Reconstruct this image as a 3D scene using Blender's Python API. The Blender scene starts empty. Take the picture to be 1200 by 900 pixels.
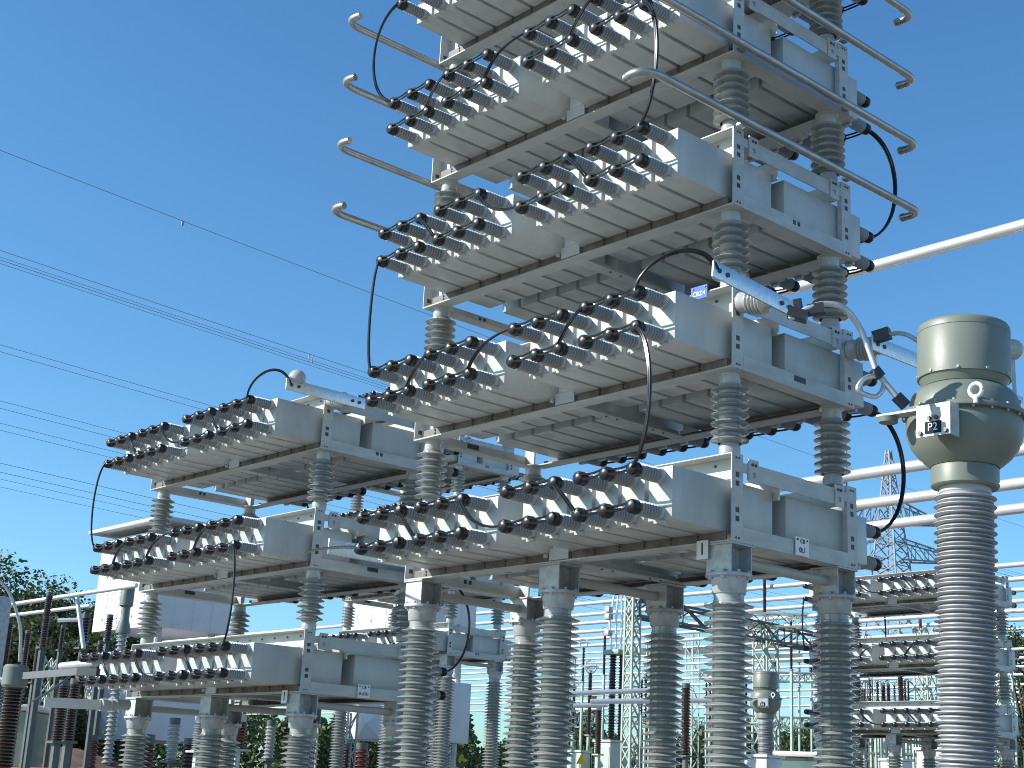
import bpy, bmesh, math, random
from mathutils import Vector, Matrix
R = math.radians
rnd = random.Random(7)
scene = bpy.context.scene
COL = scene.collection

# ------------------------------------------------------------------ camera model
FPX = 1680.0                                  # focal length in photo pixels (1200 wide)
YAW, PITCH, ROLL = -0.8482, 0.2797, 0.0487
Z0 = 3.054                                    # underside of the near tower's lowest rack above ground
CAM = Vector((5.0127, -6.0800, Z0 - 1.4039))
FW = Vector((math.sin(YAW) * math.cos(PITCH), math.cos(YAW) * math.cos(PITCH), math.sin(PITCH)))
_r0 = Vector((math.cos(YAW), -math.sin(YAW), 0)); _u0 = _r0.cross(FW)
RI = math.cos(ROLL) * _r0 + math.sin(ROLL) * _u0
UP = -math.sin(ROLL) * _r0 + math.cos(ROLL) * _u0

def at(u, v, d):
    """point seen at photo pixel (u, v), d metres ahead of the camera"""
    return CAM + (FW * FPX + RI * (u - 600) - UP * (v - 450)) * (d / FPX)

def depth(p):
    return (Vector(p) - CAM).dot(FW)

# ------------------------------------------------------------------ materials
def new_mat(name):
    m = bpy.data.materials.new(name); m.use_nodes = True
    nt = m.node_tree
    return m, nt, nt.nodes['Principled BSDF']

def noise_mix(nt, c1, c2, scale, detail=6, lo=.35, hi=.65, stretch=None):
    tc = nt.nodes.new('ShaderNodeTexCoord'); n = nt.nodes.new('ShaderNodeTexNoise')
    n.inputs['Scale'].default_value = scale; n.inputs['Detail'].default_value = detail
    n.inputs['Roughness'].default_value = .62
    if stretch:
        mp = nt.nodes.new('ShaderNodeMapping'); mp.inputs['Scale'].default_value = stretch
        nt.links.new(tc.outputs['Object'], mp.inputs[0]); nt.links.new(mp.outputs[0], n.inputs['Vector'])
    else:
        nt.links.new(tc.outputs['Object'], n.inputs['Vector'])
    rp = nt.nodes.new('ShaderNodeValToRGB')
    rp.color_ramp.elements[0].position = lo; rp.color_ramp.elements[1].position = hi
    rp.color_ramp.elements[0].color = (*c1, 1); rp.color_ramp.elements[1].color = (*c2, 1)
    nt.links.new(n.outputs['Fac'], rp.inputs['Fac'])
    return n, rp

def mat(name, c1, c2=None, rough=.5, metal=0., scale=4., stretch=None, bump=0., bscale=60., lo=.35, hi=.65, coat=0., spec=.5, rvar=.08):
    m, nt, b = new_mat(name)
    c2 = c2 or tuple(x * .85 for x in c1)
    n, rp = noise_mix(nt, c1, c2, scale, lo=lo, hi=hi, stretch=stretch)
    # objects of one kind differ a little in tone (paint batches, dust)
    oi = nt.nodes.new('ShaderNodeObjectInfo')
    mr = nt.nodes.new('ShaderNodeMapRange'); mr.inputs[3].default_value = .93; mr.inputs[4].default_value = 1.05
    nt.links.new(oi.outputs['Random'], mr.inputs[0])
    hs = nt.nodes.new('ShaderNodeHueSaturation')
    nt.links.new(mr.outputs[0], hs.inputs['Value']); nt.links.new(rp.outputs[0], hs.inputs['Color'])
    nt.links.new(hs.outputs[0], b.inputs['Base Color'])
    b.inputs['Metallic'].default_value = metal
    b.inputs['Specular IOR Level'].default_value = spec
    b.inputs['Coat Weight'].default_value = coat
    mr2 = nt.nodes.new('ShaderNodeMapRange'); mr2.inputs[3].default_value = max(.02, rough - rvar); mr2.inputs[4].default_value = min(1, rough + rvar)
    nt.links.new(n.outputs['Fac'], mr2.inputs[0]); nt.links.new(mr2.outputs[0], b.inputs['Roughness'])
    if bump:
        tc = nt.nodes.new('ShaderNodeTexCoord'); n2 = nt.nodes.new('ShaderNodeTexNoise')
        n2.inputs['Scale'].default_value = bscale; n2.inputs['Detail'].default_value = 3
        nt.links.new(tc.outputs['Object'], n2.inputs['Vector'])
        bp = nt.nodes.new('ShaderNodeBump'); bp.inputs['Strength'].default_value = bump; bp.inputs['Distance'].default_value = .01
        nt.links.new(n2.outputs['Fac'], bp.inputs['Height']); nt.links.new(bp.outputs[0], b.inputs['Normal'])
    return m

M = {}
M['can'] = mat('can_paint', (.50, .52, .505), (.38, .395, .385), rough=.34, scale=2.2, stretch=(1.5, 1.5, .5), bump=.05, bscale=9)
M['frame'] = mat('frame_paint', (.49, .505, .49), (.39, .405, .395), rough=.42, scale=5, stretch=(1, 1, 3), bump=.04, bscale=14)
M['rail'] = mat('shaded_rail_web', (.17, .16, .145), (.085, .08, .072), rough=.6, scale=9)  # frame web darkened: shade of the overhanging cans put into the colour
M['porc'] = mat('grey_glaze', (.34, .352, .345), (.23, .235, .225), rough=.24, scale=5, stretch=(2, 2, .6), coat=.6)
M['porc_lt'] = mat('light_grey_glaze', (.46, .47, .46), (.35, .36, .35), rough=.22, scale=3, coat=.3)
M['sil'] = mat('grey_silicone', (.38, .39, .405), (.28, .287, .30), rough=.42, scale=4)
M['rib'] = mat('bushing_glaze', (.42, .43, .43), (.35, .36, .36), rough=.28, scale=4, coat=.3)
M['brown'] = mat('brown_glaze', (.045, .018, .014), (.028, .012, .010), rough=.2, scale=4, coat=.4)
M['redbrown'] = mat('redbrown_glaze', (.17, .045, .03), (.11, .03, .022), rough=.3, scale=4, coat=.2)
M['black'] = mat('black_rubber', (.007, .008, .010), (.012, .013, .016), rough=.3, spec=.4, scale=8)
M['wire'] = mat('black_cable', (.006, .0065, .008), (.010, .011, .013), rough=.22, scale=8, spec=.5)
M['alu'] = mat('aluminium', (.72, .73, .75), (.58, .59, .61), rough=.36, metal=.85, scale=6, stretch=(1, 8, 8), bump=.03)
M['bus'] = mat('bus_tube_aluminium', (.78, .78, .78), (.68, .68, .69), rough=.34, metal=.55, scale=1.5)
M['galv'] = mat('galvanised_steel', (.50, .515, .52), (.36, .375, .385), rough=.5, metal=.25, scale=18, bump=.05)
M['corona'] = mat('dull_aluminium_tube', (.50, .49, .46), (.36, .35, .33), rough=.33, metal=.8, scale=7, stretch=(4, 1, 4))
M['cable_al'] = mat('bare_stranded_cable', (.62, .63, .65), (.48, .49, .5), rough=.4, metal=.6, scale=30)
M['plug'] = mat('dark_plastic_plug', (.05, .052, .058), (.035, .036, .04), rough=.5)
M['bolt'] = mat('dark_bolt', (.06, .06, .058), (.1, .1, .095), rough=.45, metal=.6)
M['dark'] = mat('dark_fitting', (.03, .031, .034), (.05, .05, .054), rough=.4, metal=.3)
M['ct'] = mat('olive_grey_paint', (.175, .20, .17), (.155, .175, .15), rough=.45, scale=3.5, bump=.04, bscale=40)
M['dull_bar'] = mat('dull_grey_bar', (.17, .18, .20), (.13, .14, .155), rough=.5, metal=.3)
M['sign'] = mat('white_plate', (.78, .79, .80), (.7, .71, .72), rough=.35)
M['ink'] = mat('black_ink', (.01, .01, .012), rough=.5)
M['white_ink'] = mat('white_ink', (.85, .86, .88), rough=.5)
M['blue'] = mat('blue_plate', (.015, .11, .44), (.013, .10, .40), rough=.6)
M['navy'] = mat('navy_plate', (.010, .018, .042), rough=.7, spec=.2)
M['clad'] = mat('white_cladding', (.72, .71, .73), (.64, .63, .65), rough=.45, scale=1.2)
M['pipe'] = mat('grey_pipe', (.40, .39, .36), (.33, .325, .30), rough=.45)
M['lattice'] = mat('pale_green_steel', (.42, .48, .40), (.33, .38, .32), rough=.5, scale=3)
M['lattice_dk'] = mat('weathered_steel', (.085, .10, .10), (.06, .07, .07), rough=.5, scale=3)
M['pylon'] = mat('zinc_grey_steel', (.24, .27, .30), (.19, .21, .24), rough=.6, scale=2)
M['line'] = mat('weathered_conductor', (.20, .25, .31), (.16, .20, .26), rough=.6)
M['cabinet'] = mat('pale_green_cabinet', (.45, .52, .45), (.38, .45, .38), rough=.45)
M['steelbox'] = mat('grey_green_steel', (.10, .12, .115), (.07, .085, .08), rough=.5)
M['orange'] = mat('orange_machine_paint', (.62, .09, .02), (.5, .07, .018), rough=.4)
M['cream'] = mat('pale_machine_paint', (.68, .68, .63), (.58, .58, .54), rough=.4)
M['yellow'] = mat('yellow_sign', (.78, .52, .03), rough=.4)
M['fence'] = mat('green_mesh_fence', (.06, .13, .06), (.04, .10, .045), rough=.5)
M['bark'] = mat('bark', (.10, .075, .05), (.06, .045, .03), rough=.9, scale=12)
M['soil'] = mat('bare_brown_soil', (.15, .095, .065), (.09, .058, .04), rough=.95, scale=2, bump=.6, bscale=4)
M['ground'] = mat('yard_gravel', (.27, .25, .215), (.19, .175, .15), rough=.95, scale=.6, bump=.5, bscale=30)
m, nt, b = new_mat('cab_glass')
b.inputs['Base Color'].default_value = (.10, .17, .16, 1); b.inputs['Roughness'].default_value = .08; b.inputs['Specular IOR Level'].default_value = .8
M['glass'] = m

def leaf_mat(name, c1, c2):
    m, nt, b = new_mat(name)
    n, rp = noise_mix(nt, c1, c2, .55, detail=4, lo=.3, hi=.7)
    nt.links.new(rp.outputs[0], b.inputs['Base Color'])
    b.inputs['Roughness'].default_value = .55
    tr = nt.nodes.new('ShaderNodeBsdfTranslucent'); nt.links.new(rp.outputs[0], tr.inputs[0])
    mx = nt.nodes.new('ShaderNodeMixShader'); mx.inputs[0].default_value = .25
    out = [x for x in nt.nodes if x.type == 'OUTPUT_MATERIAL'][0]
    nt.links.new(b.outputs[0], mx.inputs[1]); nt.links.new(tr.outputs[0], mx.inputs[2]); nt.links.new(mx.outputs[0], out.inputs[0])
    return m
M['leaf'] = leaf_mat('leaves_green', (.035, .062, .018), (.085, .125, .04))
M['leaf2'] = leaf_mat('leaves_olive', (.05, .065, .02), (.12, .13, .045))

# ------------------------------------------------------------------ mesh builder
class MB:
    def __init__(s): s.v = []; s.f = []; s.sm = []; s.mi = []; s.m = 0
    def add(s, vs, fs, smooth=False):
        o = len(s.v); s.v.extend([tuple(x) for x in vs])
        for f in fs: s.f.append(tuple(i + o for i in f)); s.sm.append(smooth); s.mi.append(s.m)
        return s
    def box(s, x0, x1, y0, y1, z0, z1, c=0.0, X=None):
        """axis box, chamfered by c; X an optional matrix"""
        if c <= 0:
            vs = [(x, y, z) for z in (z0, z1) for y in (y0, y1) for x in (x0, x1)]
            fs = [(0, 2, 3, 1), (4, 5, 7, 6), (0, 1, 5, 4), (2, 6, 7, 3), (0, 4, 6, 2), (1, 3, 7, 5)]
        else:
            bm = bmesh.new(); bmesh.ops.create_cube(bm, size=1)
            for q in bm.verts: q.co = Vector(((x0 + x1) / 2 + q.co.x * (x1 - x0), (y0 + y1) / 2 + q.co.y * (y1 - y0), (z0 + z1) / 2 + q.co.z * (z1 - z0)))
            bmesh.ops.bevel(bm, geom=list(bm.edges), offset=c, segments=2, affect='EDGES', profile=.5)
            bm.verts.index_update(); vs = [q.co[:] for q in bm.verts]; fs = [tuple(q.index for q in f.verts) for f in bm.faces]; bm.free()
        if X is not None: vs = [(X @ Vector(q))[:] for q in vs]
        return s.add(vs, fs, c > 0)
    def bar(s, p0, p1, w, h=None, up=(0, 0, 1)):
        """square bar from p0 to p1"""
        p0, p1 = Vector(p0), Vector(p1); h = h or w; d = (p1 - p0).normalized(); u = Vector(up)
        if abs(d.dot(u)) > .98: u = Vector((1, 0, 0))
        a = d.cross(u).normalized(); b = a.cross(d)
        vs = [p + a * i * w / 2 + b * j * h / 2 for p in (p0, p1) for i, j in ((-1, -1), (1, -1), (1, 1), (-1, 1))]
        return s.add(vs, [(0, 1, 2, 3), (7, 6, 5, 4), (0, 4, 5, 1), (1, 5, 6, 2), (2, 6, 7, 3), (3, 7, 4, 0)])
    def tube(s, pts, r, n=8, caps=True, ball=False):
        pts = [Vector(p) for p in pts]; k = len(pts); rr = r if isinstance(r, (list, tuple)) else [r] * k
        t = [(pts[min(i + 1, k - 1)] - pts[max(i - 1, 0)]).normalized() for i in range(k)]
        a = t[0].orthogonal().normalized(); vs = []
        for i in range(k):
            a = (a - t[i] * a.dot(t[i])).normalized(); b = t[i].cross(a)
            vs += [pts[i] + (a * math.cos(q) + b * math.sin(q)) * rr[i] for q in [2 * math.pi * j / n for j in range(n)]]
        fs = [(i * n + j, i * n + (j + 1) % n, (i + 1) * n + (j + 1) % n, (i + 1) * n + j) for i in range(k - 1) for j in range(n)]
        s.add(vs, fs, True)
        if caps:
            o = len(s.v) - len(vs)
            for ring in (list(range(n))[::-1], [(k - 1) * n + j for j in range(n)]):
                s.f.append(tuple(o + q for q in ring)); s.sm.append(False); s.mi.append(s.m)
        return s
    def lathe(s, prof, n=24, o=(0, 0, 0), ax=(0, 0, 1)):
        """profile [(r, h)] turned about axis ax through o"""
        o = Vector(o); ax = Vector(ax).normalized(); a = ax.orthogonal().normalized(); b = ax.cross(a); vs = []
        cs = [(math.cos(2 * math.pi * j / n), math.sin(2 * math.pi * j / n)) for j in range(n)]
        for r, h in prof:
            r = max(r, 1e-4); vs += [o + ax * h + (a * c + b * q) * r for c, q in cs]
        k = len(prof)
        fs = [(i * n + j, i * n + (j + 1) % n, (i + 1) * n + (j + 1) % n, (i + 1) * n + j) for i in range(k - 1) for j in range(n)]
        return s.add(vs, fs, True)
    def plate(s, o, ua, va, na, w, h, t, holes=()):
        """plate w x h x t with rectangular holes (u0, u1, v0, v1) punched through"""
        o, ua, va, na = Vector(o), Vector(ua), Vector(va), Vector(na)
        us = sorted({0, w} | {x for q in holes for x in q[:2]}); vv = sorted({0, h} | {x for q in holes for x in q[2:]})
        nu, nv = len(us) - 1, len(vv) - 1
        def solid(i, j):
            if not (0 <= i < nu and 0 <= j < nv): return False
            cu, cv = (us[i] + us[i + 1]) / 2, (vv[j] + vv[j + 1]) / 2
            return not any(q[0] < cu < q[1] and q[2] < cv < q[3] for q in holes)
        P = lambda u, v, d: o + ua * u + va * v + na * d
        for i in range(nu):
            for j in range(nv):
                if not solid(i, j): continue
                a, b, c, d = us[i], us[i + 1], vv[j], vv[j + 1]
                s.add([P(a, c, t), P(b, c, t), P(b, d, t), P(a, d, t)], [(0, 1, 2, 3)])
                s.add([P(a, c, 0), P(a, d, 0), P(b, d, 0), P(b, c, 0)], [(0, 1, 2, 3)])
                for di, dj, e0, e1 in ((-1, 0, (a, d), (a, c)), (1, 0, (b, c), (b, d)), (0, -1, (a, c), (b, c)), (0, 1, (b, d), (a, d))):
                    if not solid(i + di, j + dj):
                        s.add([P(*e0, 0), P(*e1, 0), P(*e1, t), P(*e0, t)], [(0, 1, 2, 3)])
        return s
    def mesh(s, name, mats, angle=35):
        me = bpy.data.meshes.new(name); me.from_pydata(s.v, [], s.f); me.update()
        for m_ in (mats if isinstance(mats, (list, tuple)) else [mats]): me.materials.append(m_)
        me.polygons.foreach_set('use_smooth', s.sm); me.polygons.foreach_set('material_index', s.mi)
        if any(s.sm): me.set_sharp_from_angle(angle=R(angle))
        me.validate(); return me

def link(name, me, parent=None, loc=None, X=None):
    o = bpy.data.objects.new(name, me); COL.objects.link(o)
    if parent is not None: o.parent = parent
    if loc is not None: o.location = loc
    if X is not None: o.matrix_local = X
    return o
def tag(o, label=None, cat=None, group=None, kind=None):
    if label: o['label'] = label
    if cat: o['category'] = cat
    if group: o['group'] = group
    if kind: o['kind'] = kind
    return o
def thing(name, label, cat, loc=(0, 0, 0), rz=0, group=None):
    o = bpy.data.objects.new(name, None); COL.objects.link(o); o.location = loc; o.rotation_euler = (0, 0, rz)
    o.empty_display_size = .1
    return tag(o, label, cat, group)
def copy_thing(o, loc, label, group=None, rz=None, scale=None):
    r = o.copy(); COL.objects.link(r); r.location = loc; r['label'] = label
    if group: r['group'] = group
    if rz is not None: r.rotation_euler = (0, 0, rz)
    if scale: r.scale = scale
    for c in list(o.children):
        k = c.copy(); COL.objects.link(k); k.parent = r
        for g in list(c.children):
            q = g.copy(); COL.objects.link(q); q.parent = k
    return r
def text_mesh(body, size, X, mat_, thick=.001):
    cu = bpy.data.curves.new('lettering', 'FONT'); cu.body = body; cu.size = size; cu.align_x = 'CENTER'; cu.align_y = 'CENTER'; cu.extrude = thick
    o = bpy.data.objects.new('tmp', cu); COL.objects.link(o)
    dg = bpy.context.evaluated_depsgraph_get(); me = bpy.data.meshes.new_from_object(o.evaluated_get(dg))
    bpy.data.objects.remove(o); bpy.data.curves.remove(cu)
    me.transform(X); me.materials.clear(); me.materials.append(mat_); me.name = 'lettering'
    return me
def frame_mat(o, x, z):
    """matrix whose local x axis is x and whose local z axis is z, at o"""
    x = Vector(x).normalized(); z = Vector(z).normalized(); y = z.cross(x)
    return Matrix(((x.x, y.x, z.x, o[0]), (x.y, y.y, z.y, o[1]), (x.z, y.z, z.z, o[2]), (0, 0, 0, 1)))
def bez(p0, p1, p2, p3, n=14):
    p0, p1, p2, p3 = map(Vector, (p0, p1, p2, p3))
    return [p0 * (1 - t) ** 3 + p1 * 3 * t * (1 - t) ** 2 + p2 * 3 * t * t * (1 - t) + p3 * t ** 3 for t in [i / n for i in range(n + 1)]]
def spline(pts, n=6):
    pts = [Vector(p) for p in pts]; out = []
    for i in range(len(pts) - 1):
        a, b, c, d = pts[max(i - 1, 0)], pts[i], pts[i + 1], pts[min(i + 2, len(pts) - 1)]
        for k in range(n):
            t = k / n
            out.append(.5 * ((2 * b) + (c - a) * t + (2 * a - 5 * b + 4 * c - d) * t * t + (3 * b - a - 3 * c + d) * t ** 3))
    return out + [pts[-1]]

# ------------------------------------------------------------------ capacitor rack (module) meshes
L, W, HP = 2.915, 1.18, .50
PITCH = .203
XF = [-2.675 + PITCH * i for i in range(6)] + [-1.258 + PITCH * i for i in range(6)]   # left edge of each can
XC = [x + PITCH / 2 for x in XF]
YF, YB = -.43, 1.36                      # bushing ends of the front and back cans
ZU, ZD = .302, .098
CAPY = .215                              # cap centre ahead of the can's end

mb = MB(); cw = PITCH - .028
mb.box(-cw / 2, cw / 2, 0, .86, .058, .352, c=.005)
ME_CAN = mb.mesh('capacitor_can', M['can'])
mb = MB()                                 # bracket ear and earth stud, kept in the can's own mesh material
mb.box(-.03, .03, -.016, .012, .040, .0575)
ME_EAR = mb.mesh('mounting_ear', M['can'])

def bushing_mesh():
    mb = MB()
    mb.lathe([(0, 0), (.043, 0), (.043, .020), (.037, .028), (.0, .028)], 16, ax=(0, -1, 0))
    mb.m = 1; pr = [(.029, .028)]
    for i in range(7):
        h = .033 + i * .0212
        pr += [(.029, h), (.037, h + .0014), (.0415, h + .0034), (.0435, h + .0052), (.0415, h + .0070), (.037, h + .0084), (.029, h + .0096)]
    pr += [(.029, .182), (0.0, .182)]
    mb.lathe(pr, 18, ax=(0, -1, 0))
    mb.m = 2
    mb.lathe([(0, .178), (.035, .178), (.040, .186), (.041, .196), (.037, .199), (.040, .204), (.040, .224), (.034, .238), (.018, .246), (0, .247)], 16, ax=(0, -1, 0))
    return mb.mesh('bushing', [M['can'], M['rib'], M['black']])
ME_BUSH = bushing_mesh()

def fix(me):                               # flip inside-out shells made with sy = -1
    bm = bmesh.new(); bm.from_mesh(me); bmesh.ops.recalc_face_normals(bm, faces=bm.faces); bm.to_mesh(me); bm.free(); return me

def angle_post(sx, sy):
    """corner post: punched plate facing x at the corner, short leg set back from the long side; sx, sy point inwards"""
    mb = MB(); t = .007; ln = .10 if sx > 0 else .034
    zs = (.115, .165, .315, .365) if sx < 0 else (.055, .315, .365)
    hx = [(.032, .066, z, z + .030) for z in zs]
    mb.plate((0, 0 if sy > 0 else -.098, 0), (0, 1, 0), (0, 0, 1), (sx, 0, 0), .098, HP, t, hx)
    x0, x1 = sorted((sx * (t + .0005), sx * ln))
    y0, y1 = sorted((sy * .092, sy * .098))
    mb.box(x0, x1, y0, y1, .010, HP - .008)
    mb.m = 1
    for z in (.022, .475):
        for k in (.035, .06): mb.tube([(-sx * .001, sy * k, z), (-sx * .006, sy * k, z)], .0055, 6)
    mb.m = 2
    for q in hx:
        y0, y1 = (q[0], q[1]) if sy > 0 else (q[0] - .098, q[1] - .098)
        xx = sorted((sx * .0025, sx * .0065)); mb.box(xx[0], xx[1], y0 + .001, y1 - .001, q[2] + .001, q[3] - .001)
    mb.m = 1
    if sx > 0:
        for z in (.025, .05): mb.tube([(.05, sy * .092, z), (.05, sy * .080, z)], .012, 6)
    return mb.mesh('corner_post', [M['frame'], M['bolt'], M['plug']])
# sx = +1: the leg along x runs towards +x (left posts); sx = -1: towards -x (right posts)
ME_POST = {}
for sx in (1, -1):
    for sy in (1, -1): ME_POST[sx, sy] = fix(angle_post(sx, sy))

def long_rail(sy):
    """bottom angle: dark outer web with bolt heads, inner flange"""
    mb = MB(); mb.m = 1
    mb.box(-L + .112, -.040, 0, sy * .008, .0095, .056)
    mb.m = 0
    mb.box(-L + .009, -.009, 0, sy * .105, 0, .009)
    mb.m = 2
    for x in XC:
        for dz in (.022, .043): mb.tube([(x - PITCH / 2, 0, dz), (x - PITCH / 2, -sy * .008, dz)], .0065, 6)
    return mb.mesh('long_rail', [M['frame'], M['rail'], M['bolt']])
def top_rail(sy):
    """channel set back from the frame edge, its top flange turned outwards"""
    mb = MB()
    y0, y1 = sorted((sy * .098, sy * .105)); mb.box(-L + .009, -.009, y0, y1, HP - .125, HP - .007)
    y0, y1 = sorted((0, sy * .105)); mb.box(-L + .009, -.009, y0, y1, HP - .0065, HP)
    mb.m = 1
    for k in range(14):
        x = -L + .2 + k * (L - .4) / 13; mb.tube([(x, sy * .098, HP - .04), (x, sy * .090, HP - .04)], .008, 6)
    return mb.mesh('top_rail', [M['frame'], M['bolt']])
ME_LRAIL = {1: fix(long_rail(1)), -1: fix(long_rail(-1))}
ME_TRAIL = {1: fix(top_rail(1)), -1: fix(top_rail(-1))}

def end_beam(variant):
    """bottom beam of the short side; faces +x at x = 0; runs 0..W; variant: punched pair or one wide slot"""
    mb = MB(); y0, y1 = .099, W - .099
    c = (y1 - y0) * .48
    holes = [(c, c + .03, .048, .078), (c + .045, c + .075, .048, .078)] if variant == 0 else [(c, c + .115, .045, .082)]
    mb.plate((-.007, y0, 0), (0, 1, 0), (0, 0, 1), (1, 0, 0), y1 - y0, .088, .007, holes)
    mb.box(-.105, -.0075, .106, W - .106, .0, .009)
    mb.m = 1
    for q in holes: mb.box(-.0045, -.0015, y0 + q[0] + .001, y0 + q[1] - .001, q[2] + .001, q[3] - .001)
    return mb.mesh('end_beam', [M['frame'], M['plug']])
ME_EBEAM = [end_beam(0), end_beam(1)]

def tie_bar():
    mb = MB()
    mb.box(-.008, 0, .14, W - .14, .365, .462)
    mb.box(-.055, -.009, .15, W - .15, .452, .458)
    for y in (.140, W - .226):
        mb.plate((.001, y, .350), (0, 1, 0), (0, 0, 1), (1, 0, 0), .086, .135, .007, [(.028, .058, .032, .062)])
    mb.box(-.007, 0, .099, .139, .40, .455); mb.box(-.007, 0, W - .139, W - .099, .40, .455)
    mb.m = 1
    for y in (.17, .198, W - .17, W - .198):
        mb.tube([(.006, y, .455), (.014, y, .455)], .009, 6)
    return mb.mesh('tie_bar', [M['frame'], M['bolt']])
ME_TIE = tie_bar()

mb = MB()                                  # cross member at mid length
mb.box(-.05, .05, .108, W - .108, .001, .009); mb.box(-.004, .004, .108, W - .108, .010, .048)
mb.m = 1
for y in (.35, .45, .8, .9): mb.tube([(.02, y, 0), (.02, y, -.006)], .007, 6)
ME_CROSS = mb.mesh('cross_member', [M['frame'], M['bolt']])
mb = MB()                                  # gusset in the gap between the two groups of cans
mb.box(-.085, .085, -.012, -.003, .012, .085); mb.box(-.055, .055, -.012, -.003, .087, .30)
mb.m = 1; mb.tube([(-.105, -.012, .04), (-.105, -.03, .04)], .014, 8)
ME_GUSSET = mb.mesh('centre_bracket', [M['frame'], M['galv']])
mb = MB()                                  # beam added over the gap between front and back cans to block sun
mb.box(-L + .012, -.012, .436, .444, .30, .43); mb.box(-L + .012, -.012, .4445, .54, .422, .43)
ME_MID = mb.mesh('middle_rail', M['frame'])
def twin_link(xs, z, y, sgn):
    """two parallel conductors over three bushing caps"""
    mb = MB()
    for k, dz in ((0, .013), (1, -.013)):
        pts = []
        for i, x in enumerate(xs):
            pts.append((x, y + sgn * .024, z + dz + .006))
            if i < len(xs) - 1:
                xm = (x + xs[i + 1]) / 2; pts.append((xm, y + sgn * .018, z + dz - .003 + .003 * k))
        mb.tube(spline(pts, 5), .0065, 6)
    return mb.mesh('cap_link', M['wire'])
def cross_link(x0, z0, x1, z1, y, sgn, gap):
    mb = MB()
    for dx in (-.010, .010):
        p0 = Vector((x0 + dx, y + sgn * .02, z0)); p3 = Vector((x1 + dx, y + sgn * .02, z1)); d = p3 - p0
        o = Vector((0, sgn * .035, 0))
        if gap: mb.tube(bez(p0, p0 + Vector((d.x * .25, 0, d.z * .55)) + o, p3 - Vector((d.x * .5, 0, .015)) + o * .6, p3, 14), .0065, 6)
        else: mb.tube(bez(p0, p0 + d * .3 + o + Vector((.02, 0, .015)), p3 - d * .3 + o + Vector((.02, 0, .02)), p3, 12), .0065, 6)
    return mb.mesh('cross_link', M['wire'])
LINKS = {}
for side, y, sgn in (('f', YF - CAPY, -1), ('b', YB + CAPY, 1)):
    base = []
    for z in (ZU, ZD):
        for g in range(4): base.append(('cap_link', twin_link(XC[3 * g:3 * g + 3], z, y, sgn)))
    for mode in (0, 1):
        lst = list(base)
        for g in range(3):
            a, b_ = 3 * g + 2, 3 * g + 3
            z0, z1 = (ZU, ZD) if mode == 0 else (ZD, ZU)
            lst.append(('cross_link', cross_link(XC[a], z0, XC[b_], z1, y, sgn, g == 1)))
        LINKS[side, mode] = lst

TURN = Matrix.Rotation(math.pi, 4, 'Z')
def make_rack(loc, label, group, mode, variant, tubes=()):
    t = thing('capacitor_rack', label, 'capacitor rack', loc, 0, group)
    for i, x in enumerate(XC):
        for back in (0, 1):
            X = Matrix.Translation((x, YF, 0)) if not back else Matrix.Translation((x, YB, 0)) @ TURN
            ln = 1.0 if not back else (YB - .553) / .86
            c = link('capacitor', ME_CAN, t, X=X @ Matrix.Diagonal((1, ln, 1, 1)))
            link('mounting_ear', ME_EAR, c)
            for z in (ZU, ZD):
                b = link('bushing', ME_BUSH, c, X=Matrix.Translation((0, 0, z)) @ Matrix.Diagonal((1, 1 / ln, 1, 1)))
    link('corner_post', ME_POST[-1, 1], t, (0, 0, 0)); link('corner_post', ME_POST[-1, -1], t, (0, W, 0))
    link('corner_post', ME_POST[1, 1], t, (-L, 0, 0)); link('corner_post', ME_POST[1, -1], t, (-L, W, 0))
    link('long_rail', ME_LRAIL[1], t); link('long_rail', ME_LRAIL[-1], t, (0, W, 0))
    link('top_rail', ME_TRAIL[1], t); link('top_rail', ME_TRAIL[-1], t, (0, W, 0))
    link('end_beam', ME_EBEAM[variant], t); link('end_beam', ME_EBEAM[variant], t, X=Matrix.Translation((-L, W, 0)) @ TURN)
    link('tie_bar', ME_TIE, t); link('tie_bar', ME_TIE, t, X=Matrix.Translation((-L, W, 0)) @ TURN)
    link('middle_rail', ME_MID, t)
    link('cross_member', ME_CROSS, t, (-1.358, 0, 0))
    link('centre_bracket', ME_GUSSET, t, (-1.358, 0, 0)); link('centre_bracket', ME_GUSSET, t, X=Matrix.Translation((-1.358, W, 0)) @ TURN)
    for side in 'fb':
        for nm, me in LINKS[side, mode]: link(nm, me, t)
    for q in tubes: link('grading_tube', q, t)
    return t

def grading_tube(x, z, bend):
    """corona tube along the short side, both ends turned inwards"""
    mb = MB(); y0, y1, b = -.80, 1.86, bend
    pts = bez((x + b * .15, y0 - .03, z), (x + b * .06, y0 - .06, z), (x, y0 - .02, z), (x, y0 + .10, z), 8)
    pts += bez((x, y1 - .08, z), (x, y1 + .02, z), (x + b * .03, y1 + .05, z - .0), (x + b * .13, y1 + .03, z), 8)
    mb.tube(pts, .026, 14)
    mb.lathe([(0, -.026), (.014, -.022), (.026, 0), (.0265, .012), (0, .013)], 12, pts[0], Vector(pts[0]) - Vector(pts[1]))
    mb.lathe([(0, -.013), (.028, -.012), (.029, .012), (.016, .026), (0, .03)], 12, pts[-1], Vector(pts[-1]) - Vector(pts[-2]))
    for y in (.06, W - .06):                 # clamps to the frame
        s_ = -1 if x > -1 else 1
        mb.bar((x, y, z), (x + s_ * .07, y, z), .05, .012)
    return mb.mesh('grading_tube', M['corona'])
GT = {(s, zz): grading_tube(.062 if s else -L - .062, zz, -1 if s else 1) for s in (0, 1) for zz in (.025, .525)}

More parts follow.
